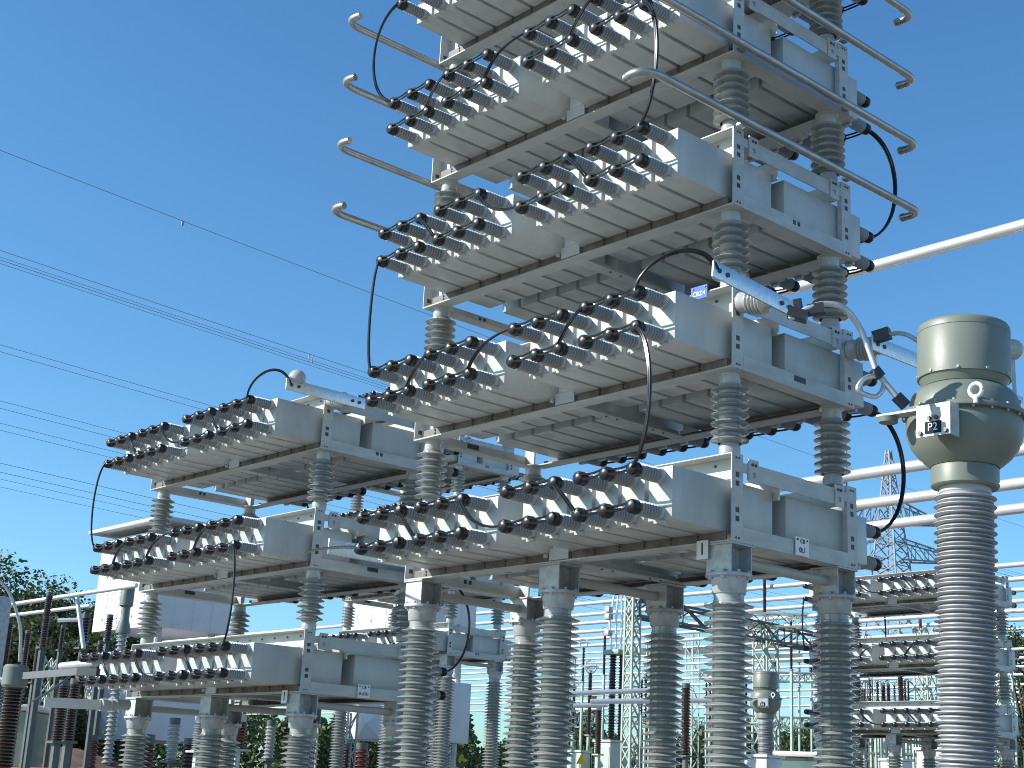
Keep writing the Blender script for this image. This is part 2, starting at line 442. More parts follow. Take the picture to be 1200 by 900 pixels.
# post insulator between two racks (foot at z = 0, height .5)
def sheds(z0, z1, n, rc, r1, r2=None):
    pr = [(rc, z0)]; p = (z1 - z0) / n
    for i in range(n):
        h = z0 + p * i; r = r1 if (i % 2 == 0 or r2 is None) else r2
        pr += [(rc, h + p * .12), (rc + (r - rc) * .5, h + p * .22), (r - r * .03, h + p * .26), (r, h + p * .31), (r - r * .012, h + p * .37), (rc + (r - rc) * .4, h + p * .60), (rc, h + p * .80)]
    return pr + [(rc, z1)]
mb = MB(); mb.lathe([(0, .006), (.062, .006), (.062, .05), (.056, .062), (.056, .085), (0, .085)], 24)
mb.lathe([(0, .415), (.056, .415), (.060, .43), (.060, .487), (.078, .490), (.078, .498), (0, .498)], 24)
mb.m = 1; mb.lathe(sheds(.075, .425, 7, .068, .112), 32)
ME_POSTINS = mb.mesh('post_insulator', [M['porc_lt'], M['porc']])

# tall support column with steel head (top at z = 0)
def column_parts(hgt):
    mb = MB()
    mb.box(-.10, .10, -.10, .10, -.012, -.002); mb.box(-.088, .088, -.09, -.082, -.165, -.013); mb.box(-.088, .088, .082, .09, -.165, -.013); mb.box(-.004, .004, -.081, .081, -.165, -.013)
    head = mb.mesh('steel_head', M['galv'])
    mb = MB()
    mb.lathe([(0, -.166), (.128, -.166), (.130, -.172), (.130, -.184), (.105, -.192), (.102, -.20), (.095, -.272), (.090, -.278), (0, -.278)], 28)
    for k in range(8):
        a = (k + .5) * math.pi / 4; x, y = .113 * math.cos(a), .113 * math.sin(a); mb.tube([(x, y, -.200), (x, y, -.150)], .009, 6)
    flange = mb.mesh('cap_flange', M['galv'])
    mb = MB(); z1 = -.315; z0 = -hgt + .45; n = int((z1 - z0) / .0445)
    mb.lathe(sheds(z0, z1, n, .088, .140, .134) + [(.084, z1 + .005), (.084, -.277)], 32)
    body = mb.mesh('ribbed_body', M['porc'])
    mb = MB(); mb.lathe([(0, -hgt + .32), (.15, -hgt + .32), (.15, -hgt + .34), (.105, -hgt + .36), (.10, -hgt + .46), (0, -hgt + .46)], 24)
    mb.box(-.16, .16, -.16, .16, -hgt, -hgt + .318, c=.01)
    foot = mb.mesh('pedestal', M['galv'])
    return head, flange, body, foot
def make_column(hgt): 
    a = column_parts(hgt)
    def place(loc, label, group):
        t = thing('support_insulator', label, 'insulator', loc, 0, group)
        for nm, me in zip(('steel_head', 'cap_flange', 'ribbed_body', 'pedestal'), a): link(nm, me, t)
        return t
    return place

ORD = ['lowest', 'second', 'third', 'fourth', 'topmost']
def bank(base, n, where, short, modes, tubes_from=None, short_lift=0):
    """a tower of n racks standing on six columns; base = near right lower corner of the lowest rack"""
    base = Vector(base); racks = []
    for k in range(n):
        tb = []
        if tubes_from is not None and k >= tubes_from:
            zs = (.525,) if k == tubes_from else (.025, .525)
            tb = [GT[s, z] for s in (0, 1) for z in zs]
        lv = ORD[k] if k < n - 1 or n == 5 else 'topmost'
        racks.append(make_rack(base + Vector((0, 0, k)), f'{lv} grey rack of capacitors in the {where}', 'capacitor racks in the ' + short, modes[k], 0 if k not in (1,) else 1, tb))
    for k in range(n - 1):
        for nm, x, y in (('near right', -.10, .10), ('far right', -.10, W - .10), ('near left', -L + .10, .10), ('far left', -L + .10, W - .10)):
            a = 'lowest and second' if k == 0 else f'{ORD[k]} and {ORD[k+1] if k + 1 < n - 1 or n == 5 else "topmost"}'
            o = link('post_insulator', ME_POSTINS, None, base + Vector((x, y, k + HP + .004)))
            tag(o, f'post insulator at {nm} corner between {a} racks, {short}', 'insulator', 'post insulators in the ' + short)
    place = make_column(base.z)
    for nm, x, y in (('near right', -.10, .10), ('near middle', -1.46, .10), ('near left', -L + .10, .10), ('far right', -.10, W - .10), ('far middle', -1.46, W - .10), ('far left', -L + .10, W - .10)):
        place(base + Vector((x, y, 0)), f'tall grey ribbed column under the {nm} of the {short}', 'columns under the ' + short)
    for nm, x in (('right', -.10), ('middle', -1.46), ('left', -L + .10)):
        mb = MB(); mb.tube([(0, .19, 0), (0, W - .19, 0)], .030, 14)
        tag(link('brace_pipe', mb.mesh('brace_pipe', M['pipe']), None, base + Vector((x, 0, -.085))), f'grey brace pipe between the {nm} column heads of the {short}', 'pipe', 'brace pipes under the ' + short)
    return racks

B1 = Vector((0, 0, Z0)); B2 = Vector((-4.7887, .4685, Z0 - .685))
R3 = at(1191, 866, 22.0); B3 = R3 - Vector((0, W, 0)); B4 = at(524, 767, 22.0)
racks1 = bank(B1, 5, 'tall near tower', 'tall tower', [0, 1, 0, 1, 0], tubes_from=2)
racks2 = bank(B2, 3, 'lower tower on the left', 'left tower', [0, 1, 0])
racks3 = bank(B3, 3, 'distant tower behind the green transformer', 'distant right tower', [0, 1, 0])
racks4 = bank(B4, 5, 'distant tower half hidden behind the left one', 'half hidden tower', [0, 1, 0, 1, 0])

# ------------------------------------------------------------------ jumper cables between racks
def cap(base, k, i, up, back=False):
    y = (YB + CAPY + .02) if back else (YF - CAPY - .02)
    return base + Vector((XC[i], y, k + (ZU if up else ZD)))
def jumper(p0, p1, out, label, group=None, r=.0085, sag=0):
    """twin black cable from p0 down to p1, bulging by the vector out"""
    mb = MB(); out = Vector(out)
    for o in (Vector((.011, -.006, 0)), Vector((-.011, .006, 0))):
        q0, q1 = p0 + o, p1 + o; d = q1 - q0
        mb.tube(bez(q0, q0 + d * .12 + out * 1.33 + Vector((0, 0, sag)), q1 - d * .12 + out * 1.33 - Vector((0, 0, sag)), q1, 22), r, 8)
    for t in (.3, .7):                           # cable ties
        pass
    return tag(link('jumper_cable', mb.mesh('jumper_cable', M['wire'])), label, 'cable', group)
for base, n, sh in ((B1, 5, 'tall tower'), (B2, 3, 'left tower'), (B3, 3, 'distant right tower'), (B4, 5, 'half hidden tower')):
    for k in range(n - 1):
        i = 11 if k % 2 == 0 else 0
        s_ = 1 if i else -1
        up, lo = ORD[k + 1], ORD[k]
        big = (base is B1)
        o = (.17 if i else -.19, -.05, .0)
        if k == 1 and not i: o = (-.03, -.02, 0)
        if k == 1 and base is B2: o = (-.06, -.04, 0)
        jumper(cap(base, k + 1, i, False), cap(base, k, i, True), o, f'black cable loop joining {up} and {lo} racks at front of {sh}', 'jumper cables on ' + sh)
        jumper(cap(base, k + 1, i, False, True), cap(base, k, i, True, True), (.10 * s_, .17, 0), f'black cable loop joining {up} and {lo} racks at the rear of {sh}', 'jumper cables on ' + sh)

# ------------------------------------------------------------------ busbar arms on standoff insulators
def busbar_arm(base, y_ins, y0, y1, zi, label, ball=None, tilt=0., clamp=True):
    """flat bar carried by a horizontal ribbed insulator off the short side of a rack; base = rack corner"""
    t = thing('busbar_arm', label, 'busbar', base)
    a = Vector((.010, y_ins, zi + .03)); b = Vector((.235, y_ins + .02, zi - .005)); ax = b - a
    mb = MB(); ln = ax.length
    mb.lathe([(0, 0), (.062, 0), (.062, .03), (.055, .045), (.055, .06), (0, .06)], 20, a, ax)
    mb.lathe([(0, ln - .05), (.04, ln - .05), (.036, ln), (0, ln)], 20, a, ax)
    pr = [(.045, .055)]
    for i in range(5):
        h = .06 + i * .023; pr += [(.050, h), (.075, h + .008), (.075, h + .012), (.052, h + .020)]
    mb.lathe(pr + [(.04, ln - .045), (0, ln - .045)], 24, a, ax)
    link('standoff_insulator', mb.mesh('standoff_insulator', M['porc_lt']), t)
    mb = MB(); X = Matrix.Translation((.245, 0, zi)) @ Matrix.Rotation(tilt, 4, 'X')
    mb.box(-.006, .006, y0, y1, -.048, .048, c=.002, X=X); mb.m = 1
    for y in (y0 + .05, y0 + .12, y1 - .06, y1 - .13):
        mb.tube([X @ Vector((.004, y, .0)), X @ Vector((.014, y, .0))], .014, 8)
    link('flat_bar', mb.mesh('flat_bar', [M['alu'], M['bolt']]), t)
    if ball:
        mb = MB(); p = Vector(ball); mb.lathe([(.075 * math.sin(q * math.pi / 12), -.075 * math.cos(q * math.pi / 12)) for q in range(13)], 20, p)
        mb.tube([p, Vector((p.x, p.y, zi + .03))], .014, 8)
        link('corona_ball', mb.mesh('corona_ball', M['porc_lt']), t)
    return t
P2 = B1 + Vector((0, 0, 1)); P3b = B2 + Vector((0, 0, 2))
busbar_arm(P2, .06, -.47, .26, .365, 'flat aluminium bar on a ribbed standoff beside the blue tag', tilt=-.07)
busbar_arm(P2, W - .05, W - .16, W + 1.62, .345, 'flat aluminium bar with a ball end passing behind the green transformer head', ball=(.245, W + 1.52, .71), tilt=0)
busbar_arm(P3b, .06, -.55, .24, .39, 'flat aluminium bar with a corona ball on top of the left tower', ball=(.20, -.42, .47))
q = P3b + Vector((.245, -.50, .39)); jumper(q, cap(B2, 2, 11, True), (0, -.05, .16), 'black cable arching from left tower bar to its topmost bushing', sag=.05)
q = P2 + Vector((.245, -.43, .40)); jumper(q, cap(B1, 1, 11, True), (0, -.05, .14), 'black cable arching from bar beside the blue tag to bushing', sag=.05)
# lead from the near tower's lowest rack across to the left tower
q0 = cap(B1, 0, 0, False); q1 = at(358, 648, 10.9)
jumper(q0, q1, (0, 0, .02), 'black cable running left from the lowest near rack to a bar')
t = thing('busbar_arm', 'wide flat bar on a ribbed standoff between the two near towers', 'busbar', B2 + Vector((0, 0, 1)))
mb = MB(); mb.box(.22, .236, .0, 1.42, .085, .215, c=.003); link('flat_bar', mb.mesh('flat_bar', M['alu']), t)
mb = MB(); mb.lathe(sheds(.06, .20, 5, .05, .078) + [(0, .2)], 24, (.0, 1.12, .16), (1, 0, 0)); mb.lathe([(0, 0), (.06, 0), (.06, .06), (0, .06)], 20, (.009, 1.12, .16), (1, 0, 0))
link('standoff_insulator', mb.mesh('standoff_insulator', M['porc_lt']), t)

# ------------------------------------------------------------------ signs fixed to the racks (parts)
def sign(rack, o, x, z, w, h, m_plate, lines, inkm, bolts=True, name='number_plate'):
    X = frame_mat(o, x, z)
    mb = MB(); mb.box(-w / 2, w / 2, -h / 2, h / 2, -.002, .002, X=X)
    if bolts:
        mb.m = 1
        for sx in (-1, 1): mb.tube([X @ Vector((sx * w * .36, h * .36, .002)), X @ Vector((sx * w * .36, h * .36, .007))], .006, 8)
    p = link(name, mb.mesh(name, [m_plate, M['bolt']]), rack)
    for txt, size, dx, dy in lines:
        link('lettering', text_mesh(txt, size, X @ Matrix.Translation((dx, dy, .0035)), inkm), p)
sign(racks1[0], (-.20, -.010, -.035), (1, 0, 0), (0, -1, 0), .082, .105, M['sign'], [('1', .095, 0, 0)], M['ink'], bolts=False)
sign(racks1[0], (.010, .62, .055), (0, 1, 0), (1, 0, 0), .125, .108, M['sign'], [('C8', .036, 0, .030), ('0L1', .042, 0, -.022)], M['ink'])
sign(racks2[0], (-.20, -.010, -.035), (1, 0, 0), (0, -1, 0), .082, .105, M['sign'], [('1', .095, 0, 0)], M['ink'], bolts=False)
sign(racks2[0], (.010, .62, .055), (0, 1, 0), (1, 0, 0), .125, .108, M['sign'], [('C8', .036, 0, .030), ('0L/C81', .034, 0, -.022)], M['ink'])
sign(racks1[1], (-.243, -.012, .497), (1, 0, 0), (0, -1, 0), .125, .080, M['blue'], [('CBZ4', .040, .0, -.010)], M['white_ink'], name='blue_tag')

# ------------------------------------------------------------------ current transformer
def ct_mesh_things(loc, label, detail=True):
    """loc = axis on the ground; heights chosen for a head of 0.25 m radius"""
    t = thing('current_transformer', label, 'transformer', loc)
    z = lambda v: CTZ(v)
    mb = MB()
    zt, zb = z(374), z(443)
    mb.lathe([(0, zt + .012), (.222, zt + .008), (.238, zt - .002), (.246, zt - .016), (.2475, zt - .044), (.245, zt - .047), (.247, zt - .050), (.247, zb), (.238, zb - .002), (.215, zb - .045), (.195, zb - .05)], 64)
    mb.m = 1
    for k in range(10):
        a = k * math.pi / 5 + .1; mb.tube([(.246 * math.cos(a), .246 * math.sin(a), zb + .012), (.254 * math.cos(a), .254 * math.sin(a), zb + .012)], .008, 8)
    link('expansion_cap', mb.mesh('expansion_cap', [M['ct'], M['galv']]), t)
    mb = MB(); zf = z(489)
    mb.lathe([(.19, zb - .040), (.222, zb - .052), (.255, zb - .072), (.278, zb - .102), (.291, zf + .062), (.297, zf + .036), (.300, zf + .012)], 64)
    mb.lathe([(.29, zf + .012), (.326, zf + .012), (.330, zf + .006), (.330, zf - .010), (.326, zf - .014), (.29, zf - .014)], 64)
    zs = [(.305, 497), (.307, 510), (.298, 520), (.276, 531), (.240, 541), (.205, 548), (.178, 553)]
    mb.lathe([(.300, zf - .013)] + [(r, z(v)) for r, v in zs], 64)
    zc0, zc1 = z(553), z(576)
    mb.lathe([(.165, zc0 + .004), (.174, zc0 - .001), (.178, zc0 - .012), (.178, zc1), (.170, zc1 - .008), (0, zc1 - .008)], 48)
    mb.m = 1
    for k in range(20):
        a = k * math.pi / 10 + .06; x, y = .313 * math.cos(a), .313 * math.sin(a); mb.tube([(x, y, zf - .026), (x, y, zf + .024)], .007, 6)
    link('tank_head', mb.mesh('tank_head', [M['ct'], M['galv']]), t)
    mb = MB(); a = Vector((.225, -.262, zf + .055))            # lifting eye
    mb.tube([a + Vector((.036 * math.cos(q), -.0 , .036 * math.sin(q))) for q in [2 * math.pi * i / 18 for i in range(19)]], .011, 8, caps=False)
    mb.tube([a - Vector((0, 0, .036)), a - Vector((0, 0, .07))], .013, 8)
    link('lifting_eye', mb.mesh('lifting_eye', M['sign']), t)
    mb = MB(); zn = zc1 - .008; mb.lathe([(.135, zn), (.135, zn - .03), (.13, zn - .035)], 40)
    n = int((zn - .04 - .9) / .048) * 1
    pr = [(.125, .62)]; p = .0235; z_ = .65
    i = 0
    while z_ < zn - .05:
        r = .163 if i % 2 == 0 else .147
        pr += [(.127, z_), (r - .012, z_ + .004), (r, z_ + .0085), (r - .001, z_ + .0125), (.135, z_ + .019), (.127, z_ + .022)]; z_ += p; i += 1
    mb.lathe(pr + [(.13, zn - .035)], 48)
    link('ribbed_column', mb.mesh('ribbed_column', M['sil']), t)
    mb = MB(); mb.lathe([(0, .63), (.21, .63), (.21, .60), (.14, .55), (0, .55)], 32); mb.box(-.18, .18, -.18, .18, 0, .56, c=.01)
    link('base_tank', mb.mesh('base_tank', M['ct']), t)
    if detail:
        mb = MB()                                # terminal bracket on the front of the flange
        q = zf - .045
        mb.box(-.30, .15, -.385, -.305, q, q + .012); mb.box(-.05, .15, -.387, -.300, q + .0125, q + .022)
        mb.box(-.05, .15, -.387, -.377, q - .150, q - .0005); mb.box(.140, .150, -.3765, -.30, q - .150, q - .0005)
        mb.m = 1
        for x, zz in ((-.025, -.13), (.125, -.13), (.03, -.055), (.07, -.055)): mb.tube([(x, -.387, q + zz), (x, -.400, q + zz)], .012, 8)
        mb.m = 2; mb.lathe([(0, q - .03), (.05, q - .03), (.055, q - .001), (0, q - .001)], 20, (-.25, -.345, 0))
        br = link('terminal_bracket', mb.mesh('terminal_bracket', [M['galv'], M['bolt'], M['ct']]), t)
        X = frame_mat((.05, -.3895, q - .105), (1, 0, 0), (0, -1, 0))
        mb = MB(); mb.box(-.047, .047, -.032, .032, -.002, .002, X=X)
        link('terminal_plate', mb.mesh('terminal_plate', M['navy']), br)
        link('lettering', text_mesh('P2', .060, X @ Matrix.Translation((0, 0, .0035)), M['white_ink']), br)
    return t
DCT = 7.8
CT0 = at(1130, 487, DCT)
CTZ = lambda v: at(1130, v, DCT).z
_lean = .030
_rh = Vector((RI.x, RI.y, 0)).normalized(); _ct = CT0 - _rh * (CT0.z * math.tan(_lean)); 
ct_big = ct_mesh_things((_ct.x, _ct.y, 0), 'large olive green current transformer with drum head marked P2')
ct_big.rotation_mode = 'QUATERNION'; ct_big.rotation_quaternion = Vector((0, 0, 1)).rotation_difference((CT0 - Vector((_ct.x, _ct.y, 0))).normalized())

# bare aluminium cable from the arm to the transformer, with clamps and a stirrup
def px(pts): return [at(*p) for p in pts]
pa = [(925, 374, 7.62), (945, 362, 7.6), (968, 356, 7.6), (990, 362, 7.6), (1008, 385, 7.6), (1020, 415, 7.55), (1028, 438, 7.5)]
mb = MB(); mb.tube(spline(px(pa), 6), .0165, 12)
t = thing('connector_cable', 'thick bare aluminium cable arching from bar to the green transformer', 'cable')
link('upper_cable', mb.mesh('upper_cable', M['cable_al']), t)
mb = MB(); mb.tube(spline(px([(1026, 434, 7.5), (1040, 452, 7.48), (1052, 466, 7.46), (1060, 474, 7.45)]), 6), .0165, 12); link('lower_cable', mb.mesh('lower_cable', M['cable_al']), t)
mb = MB(); s_ = px([(1032, 440, 7.5), (1014, 443, 7.47), (1005, 455, 7.45), (1012, 461, 7.45), (1026, 465, 7.45), (1034, 457, 7.47), (1036, 447, 7.5)])
mb.tube(spline(s_, 5), .013, 10); link('stirrup', mb.mesh('stirrup', M['alu']), t)
for a_, b_, w_, h_ in ((at(924, 366, 7.63), at(946, 372, 7.6), .085, .05), (at(946.5, 364, 7.61), at(966, 361, 7.59), .05, .055), (at(934, 350, 7.62), at(936, 362, 7.62), .035, .035),
                       (at(1024, 432, 7.49), at(1032, 442, 7.49), .04, .045), (at(1050, 464, 7.45), at(1062, 476, 7.44), .05, .045)):
    mb = MB(); mb.bar(a_, b_, w_, h_); link('cable_clamp', mb.mesh('cable_clamp', M['dark']), t)
# second connector on the far bar
mb = MB(); mb.tube(spline(px([(1040, 392, 8.7), (1058, 391, 8.6), (1076, 400, 8.5), (1092, 415, 8.4)]), 6), .014, 10)
t = thing('connector_cable', 'short bare cable from far bar reaching behind the transformer drum', 'cable')
link('bare_cable', mb.mesh('bare_cable', M['cable_al']), t)
mb = MB(); mb.bar(at(1024, 396, 8.75), at(1043, 390, 8.7), .055, .07); link('cable_clamp', mb.mesh('cable_clamp', M['dark']), t)

# ------------------------------------------------------------------ bus tubes running across the yard
XV = Vector((1, 0, 0))
def bus_tube(u, v, d, dia, label, x0, x1, posts=0):
    p = at(u, v, d); mb = MB(); mb.tube([(x0 - p.x, 0, 0), (x1 - p.x, 0, 0)], dia / 2, 14)
    return tag(link('bus_tube', mb.mesh('bus_tube', M['bus']), None, p), label, 'bus tube', 'bus tubes across the yard')
def BX(d, u):
    p = at(1100, 500, d); q = [at(u, 560, k * .1) for k in range(150, 600)]
    return min(q, key=lambda a: abs(a.y - p.y)).x
bus_tube(1100, 291, 24, .20, 'thick pale bus tube, highest, crossing the sky above the transformer drum', BX(24, 760), 40)
for i, (v, d) in enumerate(((544, 24.5), (581, 26), (609, 28))):
    bus_tube(1085, v, d, .20, ['upper', 'middle', 'lower'][i] + ' of three thick bright bus tubes passing behind the transformer bowl', BX(d, 800), 40)
for i, (v, d) in enumerate(((707, 52), (720, 54), (730, 56), (740, 58), (748.5, 60), (756.5, 62))):
    bus_tube(690, v, d, .15, f'{["first", "second", "third", "fourth", "fifth", "sixth"][i]} from top of six thin distant bus tubes', -110, 60)
for i, (v, d) in enumerate(((783, 66), (791, 68), (799, 70), (806, 72))):
    tag(bus_tube(690, v, d, .11, f'{["first", "second", "third", "fourth"][i]} from top of four faint low bus tubes far away', -120, 60), cat='bus tube')
for i, (v, d) in enumerate(((765, 80), (772, 82), (777, 84), (815, 78), (822, 80), (831, 82))):
    bus_tube(690, v, d, .12, f'{["first", "second", "third", "fourth", "fifth", "sixth"][i]} from top of grey tubes filling gaps far behind the columns', -130, 60)
def seg_tube(a, b, r, label, m_='bus', cat='bus tube', group='short bus tubes'):
    mb = MB(); a, b = Vector(a), Vector(b); mb.tube([a, b], r, 12)
    return tag(link('bus_tube', mb.mesh('bus_tube', M[m_])), label, cat, group)
seg_tube(at(663, 813, 30), at(790, 808, 30), .052, 'upper short white tube between the grey columns')
seg_tube(at(692, 822, 29), at(835, 821, 29), .052, 'lower short white tube between the grey columns')
seg_tube(at(672, 827, 33), at(712, 826, 33), .05, 'stubby white tube behind the short tubes')
seg_tube(at(-10, 712, 24), at(160, 686, 22), .036, 'upper pale tube before the trees at left')
seg_tube(at(-10, 724, 26), at(105, 710, 25), .034, 'second pale tube before the trees at left')
seg_tube(at(68, 727, 28), at(100, 726, 28), .04, 'short pale tube before the trees at left')
seg_tube(at(90, 697, 23), at(98, 760, 22.5), .036, 'upright pale tube hanging from the upper tube at left')
seg_tube(at(72, 781, 16), at(112, 777, 15.5), .045, 'blue grey tube with a ball end beside left bushings', 'galv')
seg_tube(at(-5, 797, 15), at(10, 796, 15), .03, 'white tube stub at the left picture edge')
mb = MB(); mb.tube(spline(px([(-6, 676, 20), (8, 690, 20), (18, 712, 20), (24, 740, 20), (23, 775, 20)]), 6), .022, 10)
tag(link('hanging_cable', mb.mesh('hanging_cable', M['cable_al'])), 'pale drooping cable at the far left edge', 'cable')

# ------------------------------------------------------------------ lattice structures
def lattice(mb, p0, p1, w0, w1, n, r, X=(1, 0, 0), Y=(0, 1, 0), cross=True):
    p0, p1, X, Y = Vector(p0), Vector(p1), Vector(X), Vector(Y)
    def c(i, t):
        w = (w0 + (w1 - w0) * t) / 2; sx, sy = ((-1, -1), (1, -1), (1, 1), (-1, 1))[i % 4]
        return p0.lerp(p1, t) + X * sx * w + Y * sy * w
    for i in range(4): mb.bar(c(i, 0), c(i, 1), r * 1.7)
    for k in range(n):
        t0, t1 = k / n, (k + 1) / n
        for i in range(4):
            a, b = (i, i + 1) if (k + i) % 2 == 0 else (i + 1, i)
            mb.bar(c(a, t0), c(b, t1), r)
            if cross: mb.bar(c(b, t0), c(a, t1), r)
            if k % 2 == 0: mb.bar(c(i, t0), c(i + 1, t0), r)
def drop(p): return Vector((p.x, p.y, 0))
def mast(u, v, d, w, n, label, mat_='lattice', r=.025, cross=True):
    p = at(u, v, d); mb = MB(); lattice(mb, (0, 0, 0), (0, 0, p.z), w, w * .85, n, r, cross=cross)
    return tag(link('lattice_mast', mb.mesh('lattice_mast', M[mat_]), None, drop(p)), label, 'mast', 'lattice masts in the yard')
mast(742, 700, 36, .30, 18, 'pale green lattice mast left of the far middle column', r=.03)
mast(897, 736, 40, .55, 10, 'pale lattice mast with flat head between the right columns', r=.03)
mast(1014, 745, 62, .4, 16, 'thin grey lattice mast under the distant right tower', 'lattice_dk', cross=False)
mast(1082, 735, 48, .55, 12, 'lattice mast behind the lower distant right racks', 'lattice', r=.03)
mast(1172, 760, 34, .4, 10, 'pale lattice mast beside the distant right tower end', 'lattice')
mast(812, 728, 70, .5, 16, 'faint lattice mast behind the near right column', 'lattice', cross=False)
mast(57, 770, 30, .35, 8, 'pale green lattice mast among trees at left', 'lattice')
mast(365, 820, 40, .4, 8, 'pale green lattice stand behind the red brown insulators', 'lattice')
mast(410, 835, 38, .35, 8, 'pale green twin pole stand beside the red brown insulators', 'lattice', cross=False)
for i, (u, v, d, w_) in enumerate(((668, 770, 66, .4), (765, 742, 72, .45), (853, 752, 64, .4), (958, 760, 70, .45), (1108, 770, 66, .4), (1030, 790, 74, .45))):
    mast(u, v, d, w_, 14, f'{["first", "second", "third", "fourth", "sixth", "fifth"][i]} from left of thin distant lattice masts in the lower background', 'lattice' if i % 2 else 'pylon', r=.028, cross=False)
p0, p1 = at(742, 702, 36), at(742, 702, 36) + Vector((-.063, .998, 0)) * 14
mb = MB(); d_ = (p1 - p0); lattice(mb, (0, 0, 0), d_, .45, .45, 16, .035, X=(0, 0, 1), Y=(1, 0, 0), cross=False)
tag(link('lattice_girder', mb.mesh('lattice_girder', M['lattice_dk']), None, p0 - Vector((0, 0, .2))), 'dark lattice girder running back from the pale green mast', 'girder')
p0 = at(868, 726, 40); mb = MB(); lattice(mb, (0, 0, 0), (1.4, 1.2, 0), .35, .35, 5, .03, X=(0, 0, 1), Y=(.7, -.7, 0), cross=False)
tag(link('lattice_girder', mb.mesh('lattice_girder', M['lattice']), None, p0), 'short pale lattice girder on the flat headed mast', 'girder')
for (u0, v0, u1, v1, d, lb) in ((740, 764, 960, 757, 75, 'pale girder line far behind the columns'), (860, 771, 940, 771, 60, 'pale flat girder behind the small transformer')):
    mb = MB(); a, b_ = at(u0, v0, d), at(u1, v1, d); mb.bar(a, b_, .25, .35); tag(link('cross_girder', mb.mesh('cross_girder', M['lattice'])), lb, 'girder')
# far overhead-line pylon
p = at(1041, 528, 125); mb = MB(); h = p.z
lattice(mb, (0, 0, 0), (0, 0, h * .62), 6.5, 2.6, 11, .085); lattice(mb, (0, 0, h * .62), (0, 0, h), 2.6, .3, 12, .07)
ax = RI.copy(); ax.z = 0; ax.normalize()
for zz, ln in ((.70, 7.5), (.80, 5.0)):
    for s_ in (-1, 1):
        for k in (-.8, .8):
            e = ax * s_ * ln + Vector((0, 0, h * zz)); c_ = Vector((0, 0, 0)) + ax.cross(Vector((0, 0, 1))) * k
            mb.bar(c_ + Vector((0, 0, h * zz)) + ax * s_ * .8, e, .13); mb.bar(c_ + Vector((0, 0, h * zz + 1.8)) + ax * s_ * .8, e, .11)
            for q in range(1, 6):
                f0 = q / 6; a0 = Vector((0, 0, h * zz)) + ax * s_ * (.8 + (ln - .8) * f0) + c_ * (1 - f0); a1 = Vector((0, 0, h * zz + 1.8 * (1 - f0))) + ax * s_ * (.8 + (ln - .8) * f0) + c_ * (1 - f0)
                mb.bar(a0, a1, .05); f1 = (q - 1) / 6
                mb.bar(a0, Vector((0, 0, h * zz + 1.8 * (1 - f1))) + ax * s_ * (.8 + (ln - .8) * f1) + c_ * (1 - f1), .07)
tag(link('transmission_pylon', mb.mesh('transmission_pylon', M['pylon']), None, drop(p)), 'tall lattice transmission pylon far away behind the transformer', 'pylon')
p = at(984, 470, 95); mb = MB(); lattice(mb, (0, 0, 0), (0, 0, p.z), .7, .45, 40, .05, cross=False)
tag(link('lattice_mast', mb.mesh('lattice_mast', M['pylon']), None, drop(p)), 'slender grey lattice mast behind far right corner of tall tower', 'mast', 'lattice masts in the yard')

# ------------------------------------------------------------------ overhead lines at left
LD = Vector((-.063, .998, 0)).normalized()
def overhead(v0, d, label, twin=0., spacers=(), r=.016, marker=None):
    r *= .95
    p = at(0, v0, d); t = thing('overhead_line', label, 'power line', p, 0, 'overhead lines in the sky')
    offs = [Vector((0, 0, 0))] if not twin else [Vector((0, 0, twin / 2)), Vector((0, 0, -twin / 2))]
    for o in offs:
        mb = MB(); pts = [LD * s + o + Vector((0, 0, .00022 * (s - 60) ** 2 - .00022 * 3600)) for s in range(-40, 331, 10)]
        mb.tube(pts, r, 6, caps=False); link('conductor', mb.mesh('conductor', M['line']), t)
    for s in spacers:
        mb = MB(); z_ = .00022 * (s - 60) ** 2 - .00022 * 3600
        for ds in (-.12, .12): mb.bar(LD * (s + ds) + Vector((0, 0, z_ + twin / 2)), LD * (s + ds) + Vector((0, 0, z_ - twin / 2)), .04)
        link('spacer', mb.mesh('spacer', M['line']), t)
    if marker is not None:
        z_ = .00022 * (marker - 60) ** 2 - .00022 * 3600
        mb = MB(); mb.box(-.05, .05, -.05, .05, -.22, -.02, c=.02, X=Matrix.Translation(LD * marker + Vector((0, 0, z_)))); link('line_marker', mb.mesh('line_marker', M['line']), t)
overhead(176, 60, 'single thin earth wire, highest line in the sky at left', marker=9, r=.014)
overhead(299, 62, 'twin conductor line second from top in the left sky', .42, (17,), r=.014)
overhead(305, 66, 'twin conductor line just below the second line at left', .30, (), r=.012)
overhead(408, 66, 'twin conductor line third down, ending above the left tower', .32, (15,), r=.013)
overhead(474, 70, 'twin conductor line fourth down at far left', .36, (), r=.013)
overhead(500, 74, 'twin conductor line fifth down at far left', .36, (), r=.013)
overhead(548, 80, 'twin conductor line passing behind the left tower insulator', .50, (20,), r=.016)
overhead(566, 110, 'faint twin conductor line lowest in the left sky', .6, (14,), r=.016)

